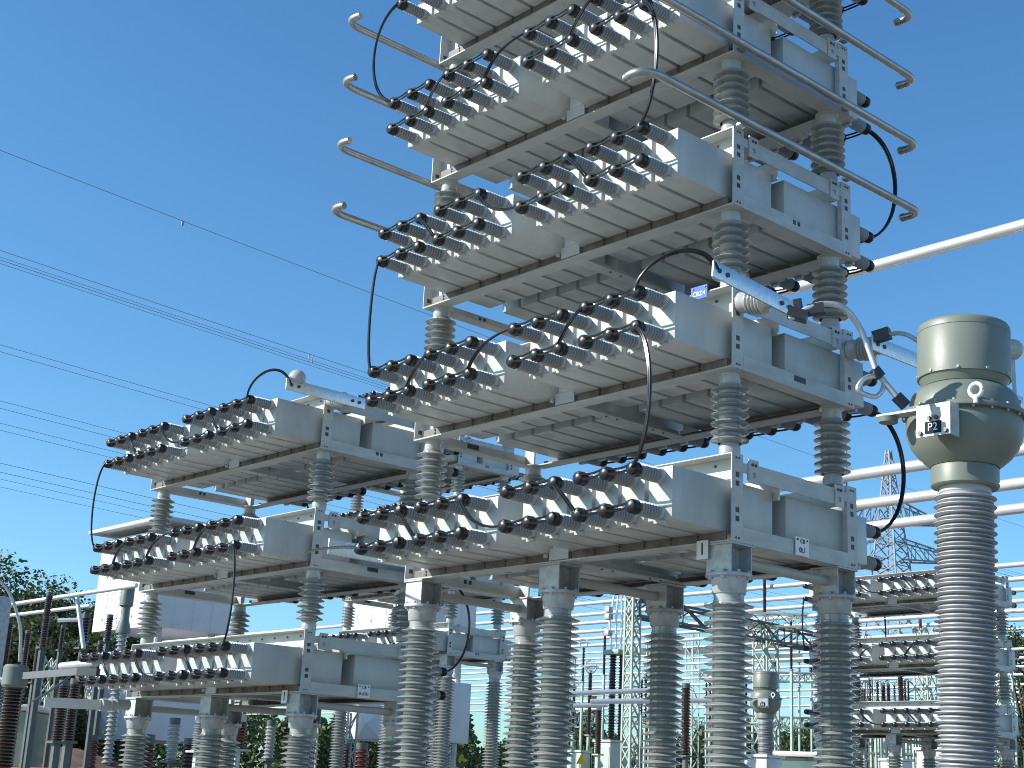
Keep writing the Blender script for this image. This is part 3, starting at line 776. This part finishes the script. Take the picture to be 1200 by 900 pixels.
# ------------------------------------------------------------------ post insulators, rings, disconnectors far away
def ribbed_post(u, v0, v1, d, r, label, mat_='brown', ring=False, n=None, to_ground='steelbox', head=True):
    a = at(u, v0, d); b_ = at(u, v1, d); b_ = Vector((a.x, a.y, b_.z)); h = a.z - b_.z
    t = thing('insulator_stand', label, 'insulator', (a.x, a.y, 0), 0, 'insulator stands in the yard')
    mb = MB(); n = n or max(6, int(h / (r * .55))); mb.lathe([(0, b_.z)] + sheds(b_.z, a.z, n, r * .7, r) + [(0, a.z)], 14)
    link('ribbed_body', mb.mesh('ribbed_body', M[mat_]), t)
    mb = MB(); mb.lathe([(0, a.z - .01), (r * .8, a.z - .01), (r * .8, a.z + r * .8), (0, a.z + r * .8)], 12); sw = min(r * .7, .04); mb.box(-sw, sw, -sw, sw, 0, b_.z - .03); mb.box(-r * 1.2, r * 1.2, -r * 1.2, r * 1.2, b_.z - .0305, b_.z - .002)
    link('steel_stand', mb.mesh('steel_stand', M[to_ground]), t)
    if ring:
        mb = MB(); c = Vector((0, 0, a.z + r * 2.2)); rr = r * 3.2
        for ax1 in ((1, 0, 0), (0, 1, 0)):
            x = Vector(ax1); mb.tube([c + x * rr * math.cos(q) + Vector((0, 0, 1)) * rr * .8 * math.sin(q) for q in [2 * math.pi * i / 20 for i in range(21)]], r * .28, 6, caps=False)
        mb.tube([c + Vector((rr * math.cos(q), rr * math.sin(q), 0)) for q in [2 * math.pi * i / 20 for i in range(21)]], r * .28, 6, caps=False)
        link('corona_ring', mb.mesh('corona_ring', M['bus']), t)
    return t
ribbed_post(709, 744, 792, 48, .055, 'slim dark insulator with corona rings left of the pale mast', ring=True, to_ground='lattice')
ribbed_post(692, 788, 862, 44, .075, 'dark insulator with large corona rings right of a grey column', ring=True, to_ground='lattice')
ribbed_post(673, 805, 862, 46, .06, 'dark insulator with corona ring close behind a grey column', ring=True, to_ground='lattice')
ribbed_post(702, 832, 884, 30, .075, 'finely ribbed brown insulator carrying the short white tubes', 'brown', to_ground='cabinet')
ribbed_post(804, 806, 886, 27, .10, 'black finely ribbed insulator between two grey columns', 'brown', to_ground='steelbox')
ribbed_post(896, 676, 722, 46, .065, 'brown insulator standing on the flat headed mast', to_ground='lattice')
ribbed_post(789, 660, 745, 50, .07, 'tall dark insulator behind the near right column, left', to_ground='lattice')
ribbed_post(927, 728, 786, 46, .055, 'slim insulator with ring left of the distant right tower', ring=True, to_ground='lattice')
ribbed_post(1078, 714, 741, 50, .07, 'red brown insulator between bright bus tubes', 'redbrown', to_ground='lattice')
ribbed_post(1170, 708, 742, 46, .09, 'red brown insulator by the distant right tower end', 'redbrown', to_ground='lattice')
ribbed_post(1035, 803, 822, 40, .07, 'small dark insulator under the distant right racks, left', to_ground='lattice')
ribbed_post(1041, 803, 822, 41, .06, 'small dark insulator under the distant right racks, right', to_ground='lattice')
ribbed_post(1010, 808, 824, 42, .06, 'small dark insulator under the left end of distant right racks', to_ground='lattice')
ribbed_post(1055, 785, 825, 44, .10, 'thick dark insulator behind the distant right racks', to_ground='lattice')
ribbed_post(403, 878, 905, 30, .16, 'red brown bushing cluster behind the left tower, left', 'redbrown', n=5)
ribbed_post(424, 878, 905, 30, .16, 'red brown bushing cluster behind the left tower, right', 'redbrown', n=5)
ribbed_post(58, 698, 760, 22.5, .065, 'dark insulator holding the upper pale tube at left', to_ground='lattice_dk')
ribbed_post(12, 730, 790, 24, .065, 'dark insulator at the far left before the trees', to_ground='lattice_dk')
ribbed_post(74, 735, 762, 27, .05, 'small dark insulator under the second pale tube at left', to_ground='lattice_dk')
ribbed_post(101, 724, 760, 25, .09, 'thick dark insulator beside the white housing', to_ground='lattice_dk')
ribbed_post(129, 724, 752, 27, .075, 'dark insulator below the white housing corner', to_ground='lattice_dk')
ribbed_post(281, 845, 878, 22, .13, 'dark brown insulator behind the left tower columns', 'redbrown', to_ground='cabinet', n=9)
ribbed_post(372, 680, 716, 32, .07, 'slim red brown insulator seen between left tower racks', 'redbrown', to_ground='lattice')
ribbed_post(235, 846, 880, 20, .10, 'grey ribbed insulator between left tower columns', 'porc', to_ground='galv', n=12)
for i, (u, v0, v1, d, r) in enumerate(((1003, 800, 823, 58, .06), (1019, 796, 822, 60, .06), (1028, 799, 824, 62, .07), (1048, 803, 826, 63, .06), (1064, 798, 826, 60, .06), (1086, 800, 828, 62, .06))):
    ribbed_post(u, v0, v1, d, r, f'{["first", "second", "third", "fourth", "fifth", "sixth"][i]} from left of small ringed insulators below distant right racks', ring=True, to_ground='lattice', n=10)
for i, (u, v0, v1, d, r) in enumerate(((652, 806, 850, 52, .07), (664, 790, 850, 54, .06), (757, 790, 850, 54, .07), (769, 812, 856, 50, .07), (832, 800, 850, 56, .07))):
    ribbed_post(u, v0, v1, d, r, f'{["first", "second", "third", "fourth", "fifth"][i]} from left of ringed dark insulators far behind the near columns', ring=True, to_ground='lattice', n=14)
for i, (u, v0, v1, d, r, m_) in enumerate(((170, 872, 905, 24, .20, 'redbrown'), (109, 868, 900, 26, .12, 'redbrown'), (205, 848, 892, 23, .11, 'porc'), (318, 850, 890, 24, .10, 'porc'), (222, 872, 900, 26, .13, 'brown'), (345, 862, 900, 27, .11, 'brown'))):
    ribbed_post(u, v0, v1, d, r, f'{["second", "first", "third", "fifth", "fourth", "sixth"][i]} from left of short ribbed insulators low behind the left tower columns', m_, to_ground='steelbox')
for i, (u, v0, v1, d, r) in enumerate(((33, 742, 790, 26, .06), (45, 760, 800, 25, .06), (118, 755, 790, 26, .07))):
    ribbed_post(u, v0, v1, d, r, f'{["first", "second", "third"][i]} from left of slim dark insulators before the left trees', 'brown', to_ground='lattice_dk')
NTH = ['first', 'second', 'third', 'fourth', 'fifth', 'sixth', 'seventh', 'eighth', 'ninth', 'tenth', 'eleventh', 'twelfth', 'thirteenth', 'fourteenth', 'fifteenth', 'sixteenth']
g = random.Random(41)
us = [648, 660, 684, 716, 752, 762, 774, 828, 838, 862, 874, 908, 936, 950, 1012, 1060]
for i, u in enumerate(us):
    v0 = g.uniform(748, 815); d = g.uniform(50, 78); ribbed_post(u, v0, v0 + g.uniform(28, 46), d, g.uniform(.06, .10), f'{NTH[i]} from left of dark slim insulators on pale stands in far background', g.choice(['brown', 'brown', 'redbrown', 'porc']), ring=g.random() < .4, to_ground='lattice', n=12)
for i, (u0, v0, u1, v1, d) in enumerate(((640, 842, 850, 846, 70), (820, 790, 990, 796, 58), (870, 845, 1000, 849, 52), (985, 832, 1130, 838, 50))):
    mb = MB(); a, b_ = at(u0, v0, d), at(u1, v1, d); q = b_ - a; lattice(mb, (0, 0, 0), q, .35, .35, 22, .03, X=(0, 0, 1), Y=(FW.x, FW.y, 0), cross=False)
    tag(link('lattice_girder', mb.mesh('lattice_girder', M['lattice']), None, a), f'pale low lattice girder, {NTH[i]} from left in the far background', 'girder')
# foreground brown column at lower left with its cap and bar
t = ribbed_post(16, 806, 912, 11.5, .092, 'large dark brown insulator column at the lower left edge', 'brown', n=26)
mb = MB(); p = at(15, 806, 11.5); q = Vector((p.x, p.y, 0))
mb.lathe([(0, p.z), (.085, p.z), (.10, p.z + .02), (.10, p.z + .16), (.085, p.z + .18), (0, p.z + .18)], 24); link('metal_cap', mb.mesh('metal_cap', M['ct']), t)
a, b_ = at(15, 793, 11.5), at(92, 787, 11.2); c_ = at(115, 788, 11.1)
t = thing('busbar_arm', 'grey flat bar with black end from brown column to left bushings', 'busbar')
mb = MB(); mb.bar(a, b_, .02, .055); link('flat_bar', mb.mesh('flat_bar', M['dull_bar']), t)
mb = MB(); mb.bar(b_, c_, .04, .06); link('black_connector', mb.mesh('black_connector', M['dark']), t)
for i, (u, d) in enumerate(((75, 17), (88, 17.5))):
    ribbed_post(u, 801 if i else 803, 869, d, .075, f'dark brown ribbed insulator on grey steel post, {["left", "right"][i]} of a pair', 'brown', n=22)
t = thing('busbar_arm', 'pale flat bar on a horizontal insulator below the left tower', 'busbar')
a, b_ = at(52, 823, 12.3), at(118, 826, 12.6); c_ = at(150, 826, 12.8)
mb = MB(); mb.bar(a, b_, .02, .085); link('flat_bar', mb.mesh('flat_bar', M['alu']), t)
mb = MB(); mb.lathe([(0, 0), (.055, 0), (.055, .05), (.04, .06), (.06, .09), (.04, .11), (.06, .14), (.04, .16), (.05, (c_ - b_).length), (0, (c_ - b_).length)], 18, b_, c_ - b_); link('standoff_insulator', mb.mesh('standoff_insulator', M['porc_lt']), t)
jumper(at(84, 790, 11.3), at(36, 822, 12.0), (0, 0, -.02), 'black cable slanting down from the grey bar at left')
# black lead from the left tower's first lower bushing to the bar
# pantograph disconnector
p = at(726, 696, 40); t = thing('pantograph_disconnector', 'pale folding pantograph arms rising above the thick brown insulators', 'disconnector', (p.x, p.y, 0))
zt, zb = p.z, at(730, 764, 40).z
mb = MB()
for dx in (-.17, -.05, .06, .18): mb.tube([(dx * .7, dx * .75, zb), (dx, dx * 1.1, (zb + zt) / 2), (dx * .55, dx * .6, zt)], .035, 8)
link('folding_arm', mb.mesh('folding_arm', M['bus']), t)
mb = MB()
for z_ in (zb + .45, zb + .9, zb + 1.1):
    for dx in (-.2, .2): mb.box(dx - .09, dx + .09, dx - .09, dx + .09, z_ - .08, z_ + .08, c=.02)
link('joint', mb.mesh('joint', M['galv']), t)
mb = MB(); mb.box(-.3, .3, -.3, .3, zb - .14, zb - .01, c=.02); link('base_frame', mb.mesh('base_frame', M['lattice']), t)
z_ = at(730, 872, 40).z
for k, dx in enumerate((-.13, .13)):
    o_ = RI * dx; o_.z = 0; mb = MB(); mb.lathe([(q[0], q[1]) for q in [(0, z_)] + sheds(z_, zb - .142, 30, .075, .105) + [(0, zb - .142)]], 14, o_)
    link('ribbed_column', mb.mesh('ribbed_column', M['brown']), t)
mb = MB(); mb.box(-.3, .3, -.3, .3, 0, z_ - .001, c=.02); link('pedestal', mb.mesh('pedestal', M['cabinet']), t)

# second current transformer far away and a third beyond the left tower
src = [o for o in scene.objects if o.name.startswith('current_transformer')][0]
p = at(897, 803, 28.5)
src.rotation_mode = 'QUATERNION'
_c2 = copy_thing(src, (p.x, p.y, 0), 'small distant olive current transformer between the right columns'); _c2.rotation_mode = 'XYZ'; _c2.rotation_euler = (0, 0, .4)
p = at(149, 700, 34); zt = p.z
t = thing('voltage_transformer', 'distant grey green drum on a bracket behind left tower insulator', 'transformer', (p.x, p.y, 0))
mb = MB(); mb.lathe([(0, zt + .25), (.15, zt + .25), (.16, zt + .22), (.16, zt - .2), (.10, zt - .24), (.10, zt - .5), (.17, zt - .75), (.17, zt - .85), (0, zt - .85)], 24); link('drum', mb.mesh('drum', M['ct']), t)
mb = MB(); mb.lathe([(.1, .8)] + sheds(.8, zt - .86, 40, .09, .14), 16); mb.box(-.15, .15, -.15, .15, 0, .8); link('ribbed_column', mb.mesh('ribbed_column', M['porc']), t)

# ------------------------------------------------------------------ white elevated reactor housings
def housing(u, v, d, label, roof=True):
    p = at(u, v, d); t = thing('reactor_housing', label, 'reactor housing', (p.x, p.y, 0))
    zb = p.z - .15; zt = zb + 2.4; lx, ly = 3.3, 2.1
    mb = MB(); mb.box(-lx, 0, 0, ly, zb, zt, c=.01)
    mb.m = 1
    for i in range(4):
        for z_ in (zb + .3, zb + 1.4): mb.tube([(-.4 - i * .8, -.002, z_), (-.4 - i * .8, -.02, z_)], .03, 8)
    mb.m = 0
    for i in range(1, 5): mb.box(-i * lx / 5 - .012, -i * lx / 5 + .012, -.009, -.001, zb + .02, zt - .02)
    for i in range(1, 4): mb.box(.001, .009, i * ly / 4 - .012, i * ly / 4 + .012, zb + .02, zt - .02)
    mb.box(-lx + .02, -.02, -.012, -.002, zb + .95, zb + .98)
    link('upper_box', mb.mesh('upper_box', [M['clad'], M['galv']]), t)
    z1 = at(u, 868, d).z; z2 = at(u, 795, d).z
    mb = MB(); mb.box(-lx, -.05, .0, ly, z1, z2, c=.01); link('lower_box', mb.mesh('lower_box', M['clad']), t)
    mb = MB(); n = 3
    for i in range(n):                                  # pyramid panels on the lower box front
        for jz in range(2):
            x0, x1 = -lx + .02 + i * (lx - .1) / n, -lx + .02 + (i + 1) * (lx - .1) / n - .05; a0, a1 = z1 + .03 + jz * (z2 - z1) / 2, z1 + (jz + 1) * (z2 - z1) / 2 - .03
            mb.add([(x0, -.006, a0), (x1, -.006, a0), (x1, -.006, a1), (x0, -.006, a1), ((x0 + x1) / 2, -.12, (a0 + a1) / 2)], [(0, 1, 4), (1, 2, 4), (2, 3, 4), (3, 0, 4)])
    link('pyramid_panel', mb.mesh('pyramid_panel', M['clad']), t)
    for x, y in ((-.3, .3), (-lx + .3, .3), (-.3, ly - .3), (-lx + .3, ly - .3)):
        mb = MB(); mb.tube([(x, y, 0), (x, y, z1 - .002)], .09, 10); link('leg', mb.mesh('leg', M['galv']), t)
        mb = MB(); mb.tube([(x, y, z2 + .002), (x, y, zb - .002)], .09, 10); link('spacer_leg', mb.mesh('spacer_leg', M['galv']), t)
    if roof:
        mb = MB(); mb.box(-lx - .3, .3, -.3, ly + .3, zt + .16, zt + .26, c=.01)
        mb.box(-lx - .1, .1, -.1, ly + .1, zt + .262, zt + .31)
        for x, y in ((-.4, .4), (-lx + .4, .4), (-.4, ly - .4), (-lx + .4, ly - .4)): mb.tube([(x, y, zt + .002), (x, y, zt + .158)], .05, 8)
        mb.tube([(-1.2, .5, zt + .31), (-1.2, .5, zt + 1.1)], .015, 6)
        link('roof', mb.mesh('roof', M['frame']), t)
    return t
housing(181, 726, 35, 'white elevated box housing with overhanging roof behind the left tower')
housing(487, 729, 38, 'white and grey elevated box housing seen between the two near towers', roof=False)
p = at(530, 812, 20); q = at(588, 812, 20)
# grey steel cabinet at the left picture edge
p = at(-16, 697, 23); mb = MB(); mb.box(-.5, .10, -.2, .4, 0, p.z, c=.02); tag(link('steel_cabinet', mb.mesh('steel_cabinet', M['galv']), None, (p.x, p.y, 0)), 'blue grey steel cabinet at the far left edge', 'cabinet')

# ------------------------------------------------------------------ machines, cabinets, fence, signs
def excavator(p, rz, label):
    t = thing('excavator', label, 'excavator', p, rz)
    mb = MB()
    for s_ in (-1, 1): mb.box(-1.5, 1.5, s_ * 1.0 - .28, s_ * 1.0 + .28, 0, .75, c=.2)
    link('track', mb.mesh('track', M['dark']), t)
    mb = MB(); mb.box(-1.7, 1.2, -1.15, 1.15, .85, 1.45, c=.08); mb.box(-1.7, -.6, -1.1, 0, 1.452, 1.75, c=.06); link('body', mb.mesh('body', M['orange']), t)
    mb = MB()
    x0, x1, y0, y1, z0, z1 = -.5, .95, .1, 1.1, 1.455, 2.75
    for x in (x0, x1):
        for y in (y0, y1): mb.box(x - .05, x + .05, y - .05, y + .05, z0, z1, c=.01)
    mb.box(x0 - .1, x1 + .1, y0 - .1, y1 + .1, z1 + .002, z1 + .12, c=.04); mb.box(x0, x1, y0 - .04, y1 + .04, z0, z0 + .25)
    link('cab', mb.mesh('cab', M['cream']), t)
    mb = MB(); mb.box(x0 + .01, x1 - .01, y0 + .01, y1 - .01, z0 + .26, z1 - .01); link('window', mb.mesh('window', M['glass']), t)
    mb = MB(); mb.bar((1.0, -.3, 1.2), (2.6, -.3, 1.75), .2, .3); mb.bar((2.6, -.3, 1.75), (3.6, -.3, 1.35), .18, .26); link('boom', mb.mesh('boom', M['orange']), t)
    mb = MB(); mb.bar((3.6, -.3, 1.35), (3.8, -.3, .7), .2, .26); mb.box(3.4, 4.1, -.75, .15, .25, .75, c=.1); link('bucket', mb.mesh('bucket', M['orange']), t)
    return t
p = at(46, 880, 27); excavator(drop(p), 2.42, 'orange excavator with pale glazed cab at lower left')
p = at(921, 886, 31); excavator(drop(p), .35, 'orange excavator partly hidden behind the near right columns')
def cabinet(u, v, d, w, label, m_='cabinet'):
    p = at(u, v, d); mb = MB(); mb.box(-w / 2, w / 2, -w / 3, w / 3, .1, p.z, c=.015); mb.box(-w * .45, w * .45, -w / 3 - .012, -w / 3 - .002, .25, p.z - .1); mb.box(-w * .56, w * .56, -w * .4, w * .4, p.z + .002, p.z + .05); mb.box(-w * .5, w * .5, -w * .34, w * .34, 0, .098)
    return tag(link('control_cabinet', mb.mesh('control_cabinet', M[m_]), None, drop(p)), label, 'cabinet', 'control cabinets in the yard')
cabinet(712, 870, 32, .5, 'pale green control cabinet left of the lattice mast'); cabinet(678, 882, 32, .45, 'small pale cabinet with yellow sign behind a grey column')
cabinet(1098, 880, 26, .6, 'white cabinet beside the transformer column', 'cream'); cabinet(1050, 892, 28, .5, 'low pale cabinet under the distant right tower', 'cream')
cabinet(890, 888, 27, .7, 'pale box beside the small distant transformer', 'cream')
def fence(u0, u1, v, d, label):
    a, b_ = drop(at(u0, v, d)), drop(at(u1, v, d)); h = at((u0 + u1) / 2, v, d).z; dv = b_ - a
    t = thing('mesh_fence', label, 'fence', a); n = max(2, int(dv.length / 2.5))
    mb = MB()
    for i in range(n + 1): mb.bar(dv * (i / n), dv * (i / n) + Vector((0, 0, h + .05)), .07)
    link('fence_post', mb.mesh('fence_post', M['lattice']), t)
    mb = MB(); k = int(dv.length / .12)
    for i in range(k): mb.bar(dv * (i / k) , dv * (i / k) + Vector((0, 0, h)), .014)
    for j in range(int(h / .2) + 1): mb.bar(Vector((0, 0, j * .2)), dv + Vector((0, 0, j * .2)), .014)
    link('wire_mesh', mb.mesh('wire_mesh', M['fence']), t)
    return t
fence(455, 610, 884, 40, 'green wire mesh fence below the grey housing between columns')
fence(640, 860, 877, 42, 'green wire mesh fence behind the near middle columns')
fence(1000, 1200, 876, 44, 'green wire mesh fence under the distant right tower')
def warn(u, v, d, label):
    p = at(u, v, d); X = frame_mat(p, RI, -FW); s_ = .11
    mb = MB(); mb.add([X @ Vector(q) for q in ((-s_, -s_, .01), (s_, -s_, .01), (0, s_, .01), (-s_, -s_, -.01), (s_, -s_, -.01), (0, s_, -.01))], [(0, 1, 2), (5, 4, 3), (0, 3, 4, 1), (1, 4, 5, 2), (2, 5, 3, 0)])
    tag(link('warning_sign', mb.mesh('warning_sign', M['yellow'])), label, 'sign', 'yellow warning signs')
warn(541, 887, 39.5, 'yellow triangular warning sign on the mesh fence'); warn(681, 889, 31.5, 'yellow triangular warning sign on a small cabinet')
# steel supporting frames in the lower right
for i, (u0, u1, v, d, lb) in enumerate(((1002, 1032, 862, 30, 'pale steel frame of thin bars under distant right tower, left'), (1046, 1076, 863, 30, 'pale steel frame of thin bars under distant right tower, middle'), (1090, 1130, 863, 30, 'pale steel frame of thin bars behind transformer column'))):
    a, b_ = at(u0, v, d), at(u1, v, d); mb = MB(); ga = drop(a)
    for k in range(4):
        z_ = a.z - k * .34
        mb.bar(Vector((0, 0, z_)), Vector((b_.x - a.x, b_.y - a.y, z_)), .04); mb.bar(Vector((.5, .6, z_)), Vector((b_.x - a.x + .5, b_.y - a.y + .6, z_)), .04)
        mb.bar(Vector((0, 0, z_)), Vector((.5, .6, z_)), .035)
    for f in (0, .33, .8, 1):
        e = (b_ - a) * f; mb.bar((e.x, e.y, 0), (e.x, e.y, a.z), .05); mb.bar((e.x + .5, e.y + .6, 0), (e.x + .5, e.y + .6, a.z), .05)
    tag(link('support_gantry', mb.mesh('support_gantry', M['lattice']), None, ga), lb, 'gantry', 'gantries under the distant tower')

# ------------------------------------------------------------------ trees
def tree(p, h, cr, label, seed, leafm='leaf', n=5200, lf=1., group='trees beyond the yard'):
    g = random.Random(seed); t = thing('leafy_tree', label, 'tree', p, g.random() * 6, group)
    mb = MB(); top = Vector((0, 0, h * .55)); mb.tube([(0, 0, 0), (.1, .05, h * .25), (0, .1, h * .55)], [cr * .085, cr * .065, cr * .04], 8)
    cl = []
    for k in range(34):
        a = g.random() * 2 * math.pi; z_ = h * (.28 + .66 * g.random()); rr = cr * (.35 + .6 * g.random()) * math.sin(min(1, (1.05 - z_ / h) / .55 + .12) * math.pi / 2)
        c = Vector((math.cos(a) * rr, math.sin(a) * rr, z_)); cl.append((c, cr * (.16 + .20 * g.random())))
        mb.tube([(0, 0, h * (.2 + .25 * g.random())), c * .55 + Vector((0, 0, h * .18)), c], [cr * .035, cr * .022, cr * .01], 5)
    link('trunk', mb.mesh('trunk', M['bark']), t)
    mb = MB(); vs = []; fs = []
    for i in range(n):
        c, r_ = cl[g.randrange(len(cl))]
        d = Vector((g.gauss(0, 1), g.gauss(0, 1), g.gauss(0, 1))).normalized() * r_ * (g.random() ** .45) * 1.1
        d.z *= .8; q = c + d; s_ = (.045 + .06 * g.random()) * lf
        a = Vector((g.gauss(0, 1), g.gauss(0, 1), g.gauss(0, .6))).normalized(); b_ = a.orthogonal().normalized()
        b_ = (b_ + a.cross(b_) * g.uniform(-2, 2)).normalized(); o = len(vs)
        vs += [q - a * s_, q + b_ * s_ * .55, q + a * s_, q - b_ * s_ * .55]; fs.append((o, o + 1, o + 2, o + 3))
    mb.add(vs, fs); link('crown', mb.mesh('crown', M[leafm]), t)
    return t
for i, (u, v, d, cr, lm, lb) in enumerate((
    (-2, 660, 44, 2.6, 'leaf', 'dark leafy tree at the far left picture edge'),
    (38, 688, 48, 2.9, 'leaf2', 'olive leafy tree second from the left edge'),
    (80, 690, 50, 2.7, 'leaf', 'broad leafy tree behind the pale tubes at left'),
    (118, 704, 46, 2.2, 'leaf', 'lower leafy tree beside the white housing'),
    (15, 720, 36, 2.0, 'leaf2', 'shorter olive tree in front of the left trees'),
    (95, 745, 38, 1.8, 'leaf', 'dark low tree under the white housing'),
    (1200, 745, 60, 3.0, 'leaf', 'leafy tree at the right picture edge'),
    (1168, 790, 70, 3.0, 'leaf2', 'olive tree behind the distant right tower end'),
    (360, 840, 60, 2.0, 'leaf', 'low dark tree behind the pale green stand'),
    (425, 838, 66, 2.4, 'leaf', 'low green tree right of the pale green stand'),
    (690, 858, 75, 2.2, 'leaf', 'low green bush tree behind the near middle columns'),
    (672, 856, 80, 2.0, 'leaf2', 'low olive bush tree behind the near middle columns'),
    (780, 862, 80, 2.4, 'leaf', 'low bush tree left of the near right column'),
    (1040, 850, 75, 3.0, 'leaf2', 'low tree under the distant right racks'),
    (940, 852, 80, 3.0, 'leaf', 'low tree behind the small distant transformer'))):
    p = at(u, v, d); tree(drop(p), p.z * 1.03, cr, lb, 20 + i, lm, n=15000 if i < 7 else 6000, lf=1.0 if i < 7 else 1.4)
# far treeline closing the yard: one mass
g = random.Random(77); mb = MB(); vs = []; fs = []
for i in range(42000):
    u = g.uniform(-120, 1320); d = g.uniform(105, 125); p = at(u, 900, d)
    hh = 7.2 + 1.3 * math.sin(u * .031) + .9 * math.sin(u * .083 + 1) + .7 * math.sin(u * .21)
    z_ = hh * g.random() ** .6 + g.gauss(0, .25); q = Vector((p.x, p.y, max(.1, z_))); s_ = g.uniform(.18, .38)
    a = Vector((g.gauss(0, 1), g.gauss(0, 1), g.gauss(0, .6))).normalized(); b_ = a.orthogonal().normalized(); b_ = (b_ + a.cross(b_) * g.uniform(-2, 2)).normalized(); o = len(vs)
    vs += [q - a * s_, q + b_ * s_ * .6, q + a * s_, q - b_ * s_ * .6]; fs.append((o, o + 1, o + 2, o + 3))
mb.add(vs, fs)
tag(link('treeline', mb.mesh('treeline', M['leaf'])), 'far green treeline low behind the whole switchyard', 'treeline', kind='stuff')
# spoil heap at left
mb = MB(); g = random.Random(5); n = 24; vs = [(0, 0, 2.3)]; fs = []
for k in range(1, 7):
    for j in range(n):
        a = 2 * math.pi * j / n; r_ = k * 1.0; vs.append((r_ * 1.5 * math.cos(a), r_ * math.sin(a), max(0, 2.3 * (1 - (k / 6.) ** 1.4)) + g.uniform(-.15, .15) * (k < 6)))
for j in range(n): fs.append((0, 1 + j, 1 + (j + 1) % n))
for k in range(5):
    for j in range(n): a = 1 + k * n + j; b_ = 1 + k * n + (j + 1) % n; fs.append((a, a + n, b_ + n, b_))
mb.add(vs, fs, True); p = at(40, 838, 34)
tag(link('soil_mound', mb.mesh('soil_mound', M['soil']), None, (p.x, p.y, 0)), kind='structure')
# ground
mb = MB(); mb.add([(-1500, -1500, 0), (1500, -1500, 0), (1500, 1500, 0), (-1500, 1500, 0)], [(0, 1, 2, 3)])
tag(link('ground', mb.mesh('ground', M['ground'])), kind='structure')

# ------------------------------------------------------------------ light, sky, camera
SUN_AZ, SUN_EL = R(213), R(30)              # azimuth clockwise from +y
sd = Vector((math.sin(SUN_AZ) * math.cos(SUN_EL), math.cos(SUN_AZ) * math.cos(SUN_EL), math.sin(SUN_EL)))
sun = bpy.data.lights.new('sun', 'SUN'); sun.energy = 5.0; sun.angle = R(.53); sun.color = (1, .955, .88)
so = bpy.data.objects.new('sun', sun); COL.objects.link(so); so.rotation_euler = sd.to_track_quat('Z', 'Y').to_euler()
w = bpy.data.worlds.new('World'); scene.world = w; w.use_nodes = True
nt = w.node_tree; sky = nt.nodes.new('ShaderNodeTexSky'); sky.sky_type = 'NISHITA'; sky.sun_disc = False
sky.sun_elevation = SUN_EL; sky.sun_rotation = SUN_AZ; sky.air_density = 1.0; sky.dust_density = .6; sky.ozone_density = 1.3; sky.altitude = 100
bg = nt.nodes['Background']; bg.inputs[1].default_value = .125
hs = nt.nodes.new('ShaderNodeHueSaturation'); hs.inputs['Saturation'].default_value = 1.14; nt.links.new(sky.outputs[0], hs.inputs['Color'])
mx = nt.nodes.new('ShaderNodeMix'); mx.data_type = 'RGBA'; mx.blend_type = 'MULTIPLY'; mx.inputs[0].default_value = 1; mx.inputs[7].default_value = (.61, .93, 1.10, 1)
nt.links.new(hs.outputs[0], mx.inputs[6]); nt.links.new(mx.outputs[2], bg.inputs[0])

cam = bpy.data.cameras.new('camera'); cam.sensor_fit = 'HORIZONTAL'; cam.sensor_width = 36; cam.lens = 36 * FPX / 1200; cam.clip_end = 4000; cam.clip_start = .05
co = bpy.data.objects.new('camera', cam); COL.objects.link(co)
co.matrix_world = Matrix(((RI.x, UP.x, -FW.x, CAM.x), (RI.y, UP.y, -FW.y, CAM.y), (RI.z, UP.z, -FW.z, CAM.z), (0, 0, 0, 1)))
scene.camera = co
scene.view_settings.view_transform = 'Standard'; scene.view_settings.look = 'None'; scene.view_settings.exposure = 0.5; scene.view_settings.gamma = 1
scene.view_settings.use_curve_mapping = False
scene.cycles.filter_width = 1.0; scene.cycles.max_bounces = 6; scene.cycles.use_denoising = True
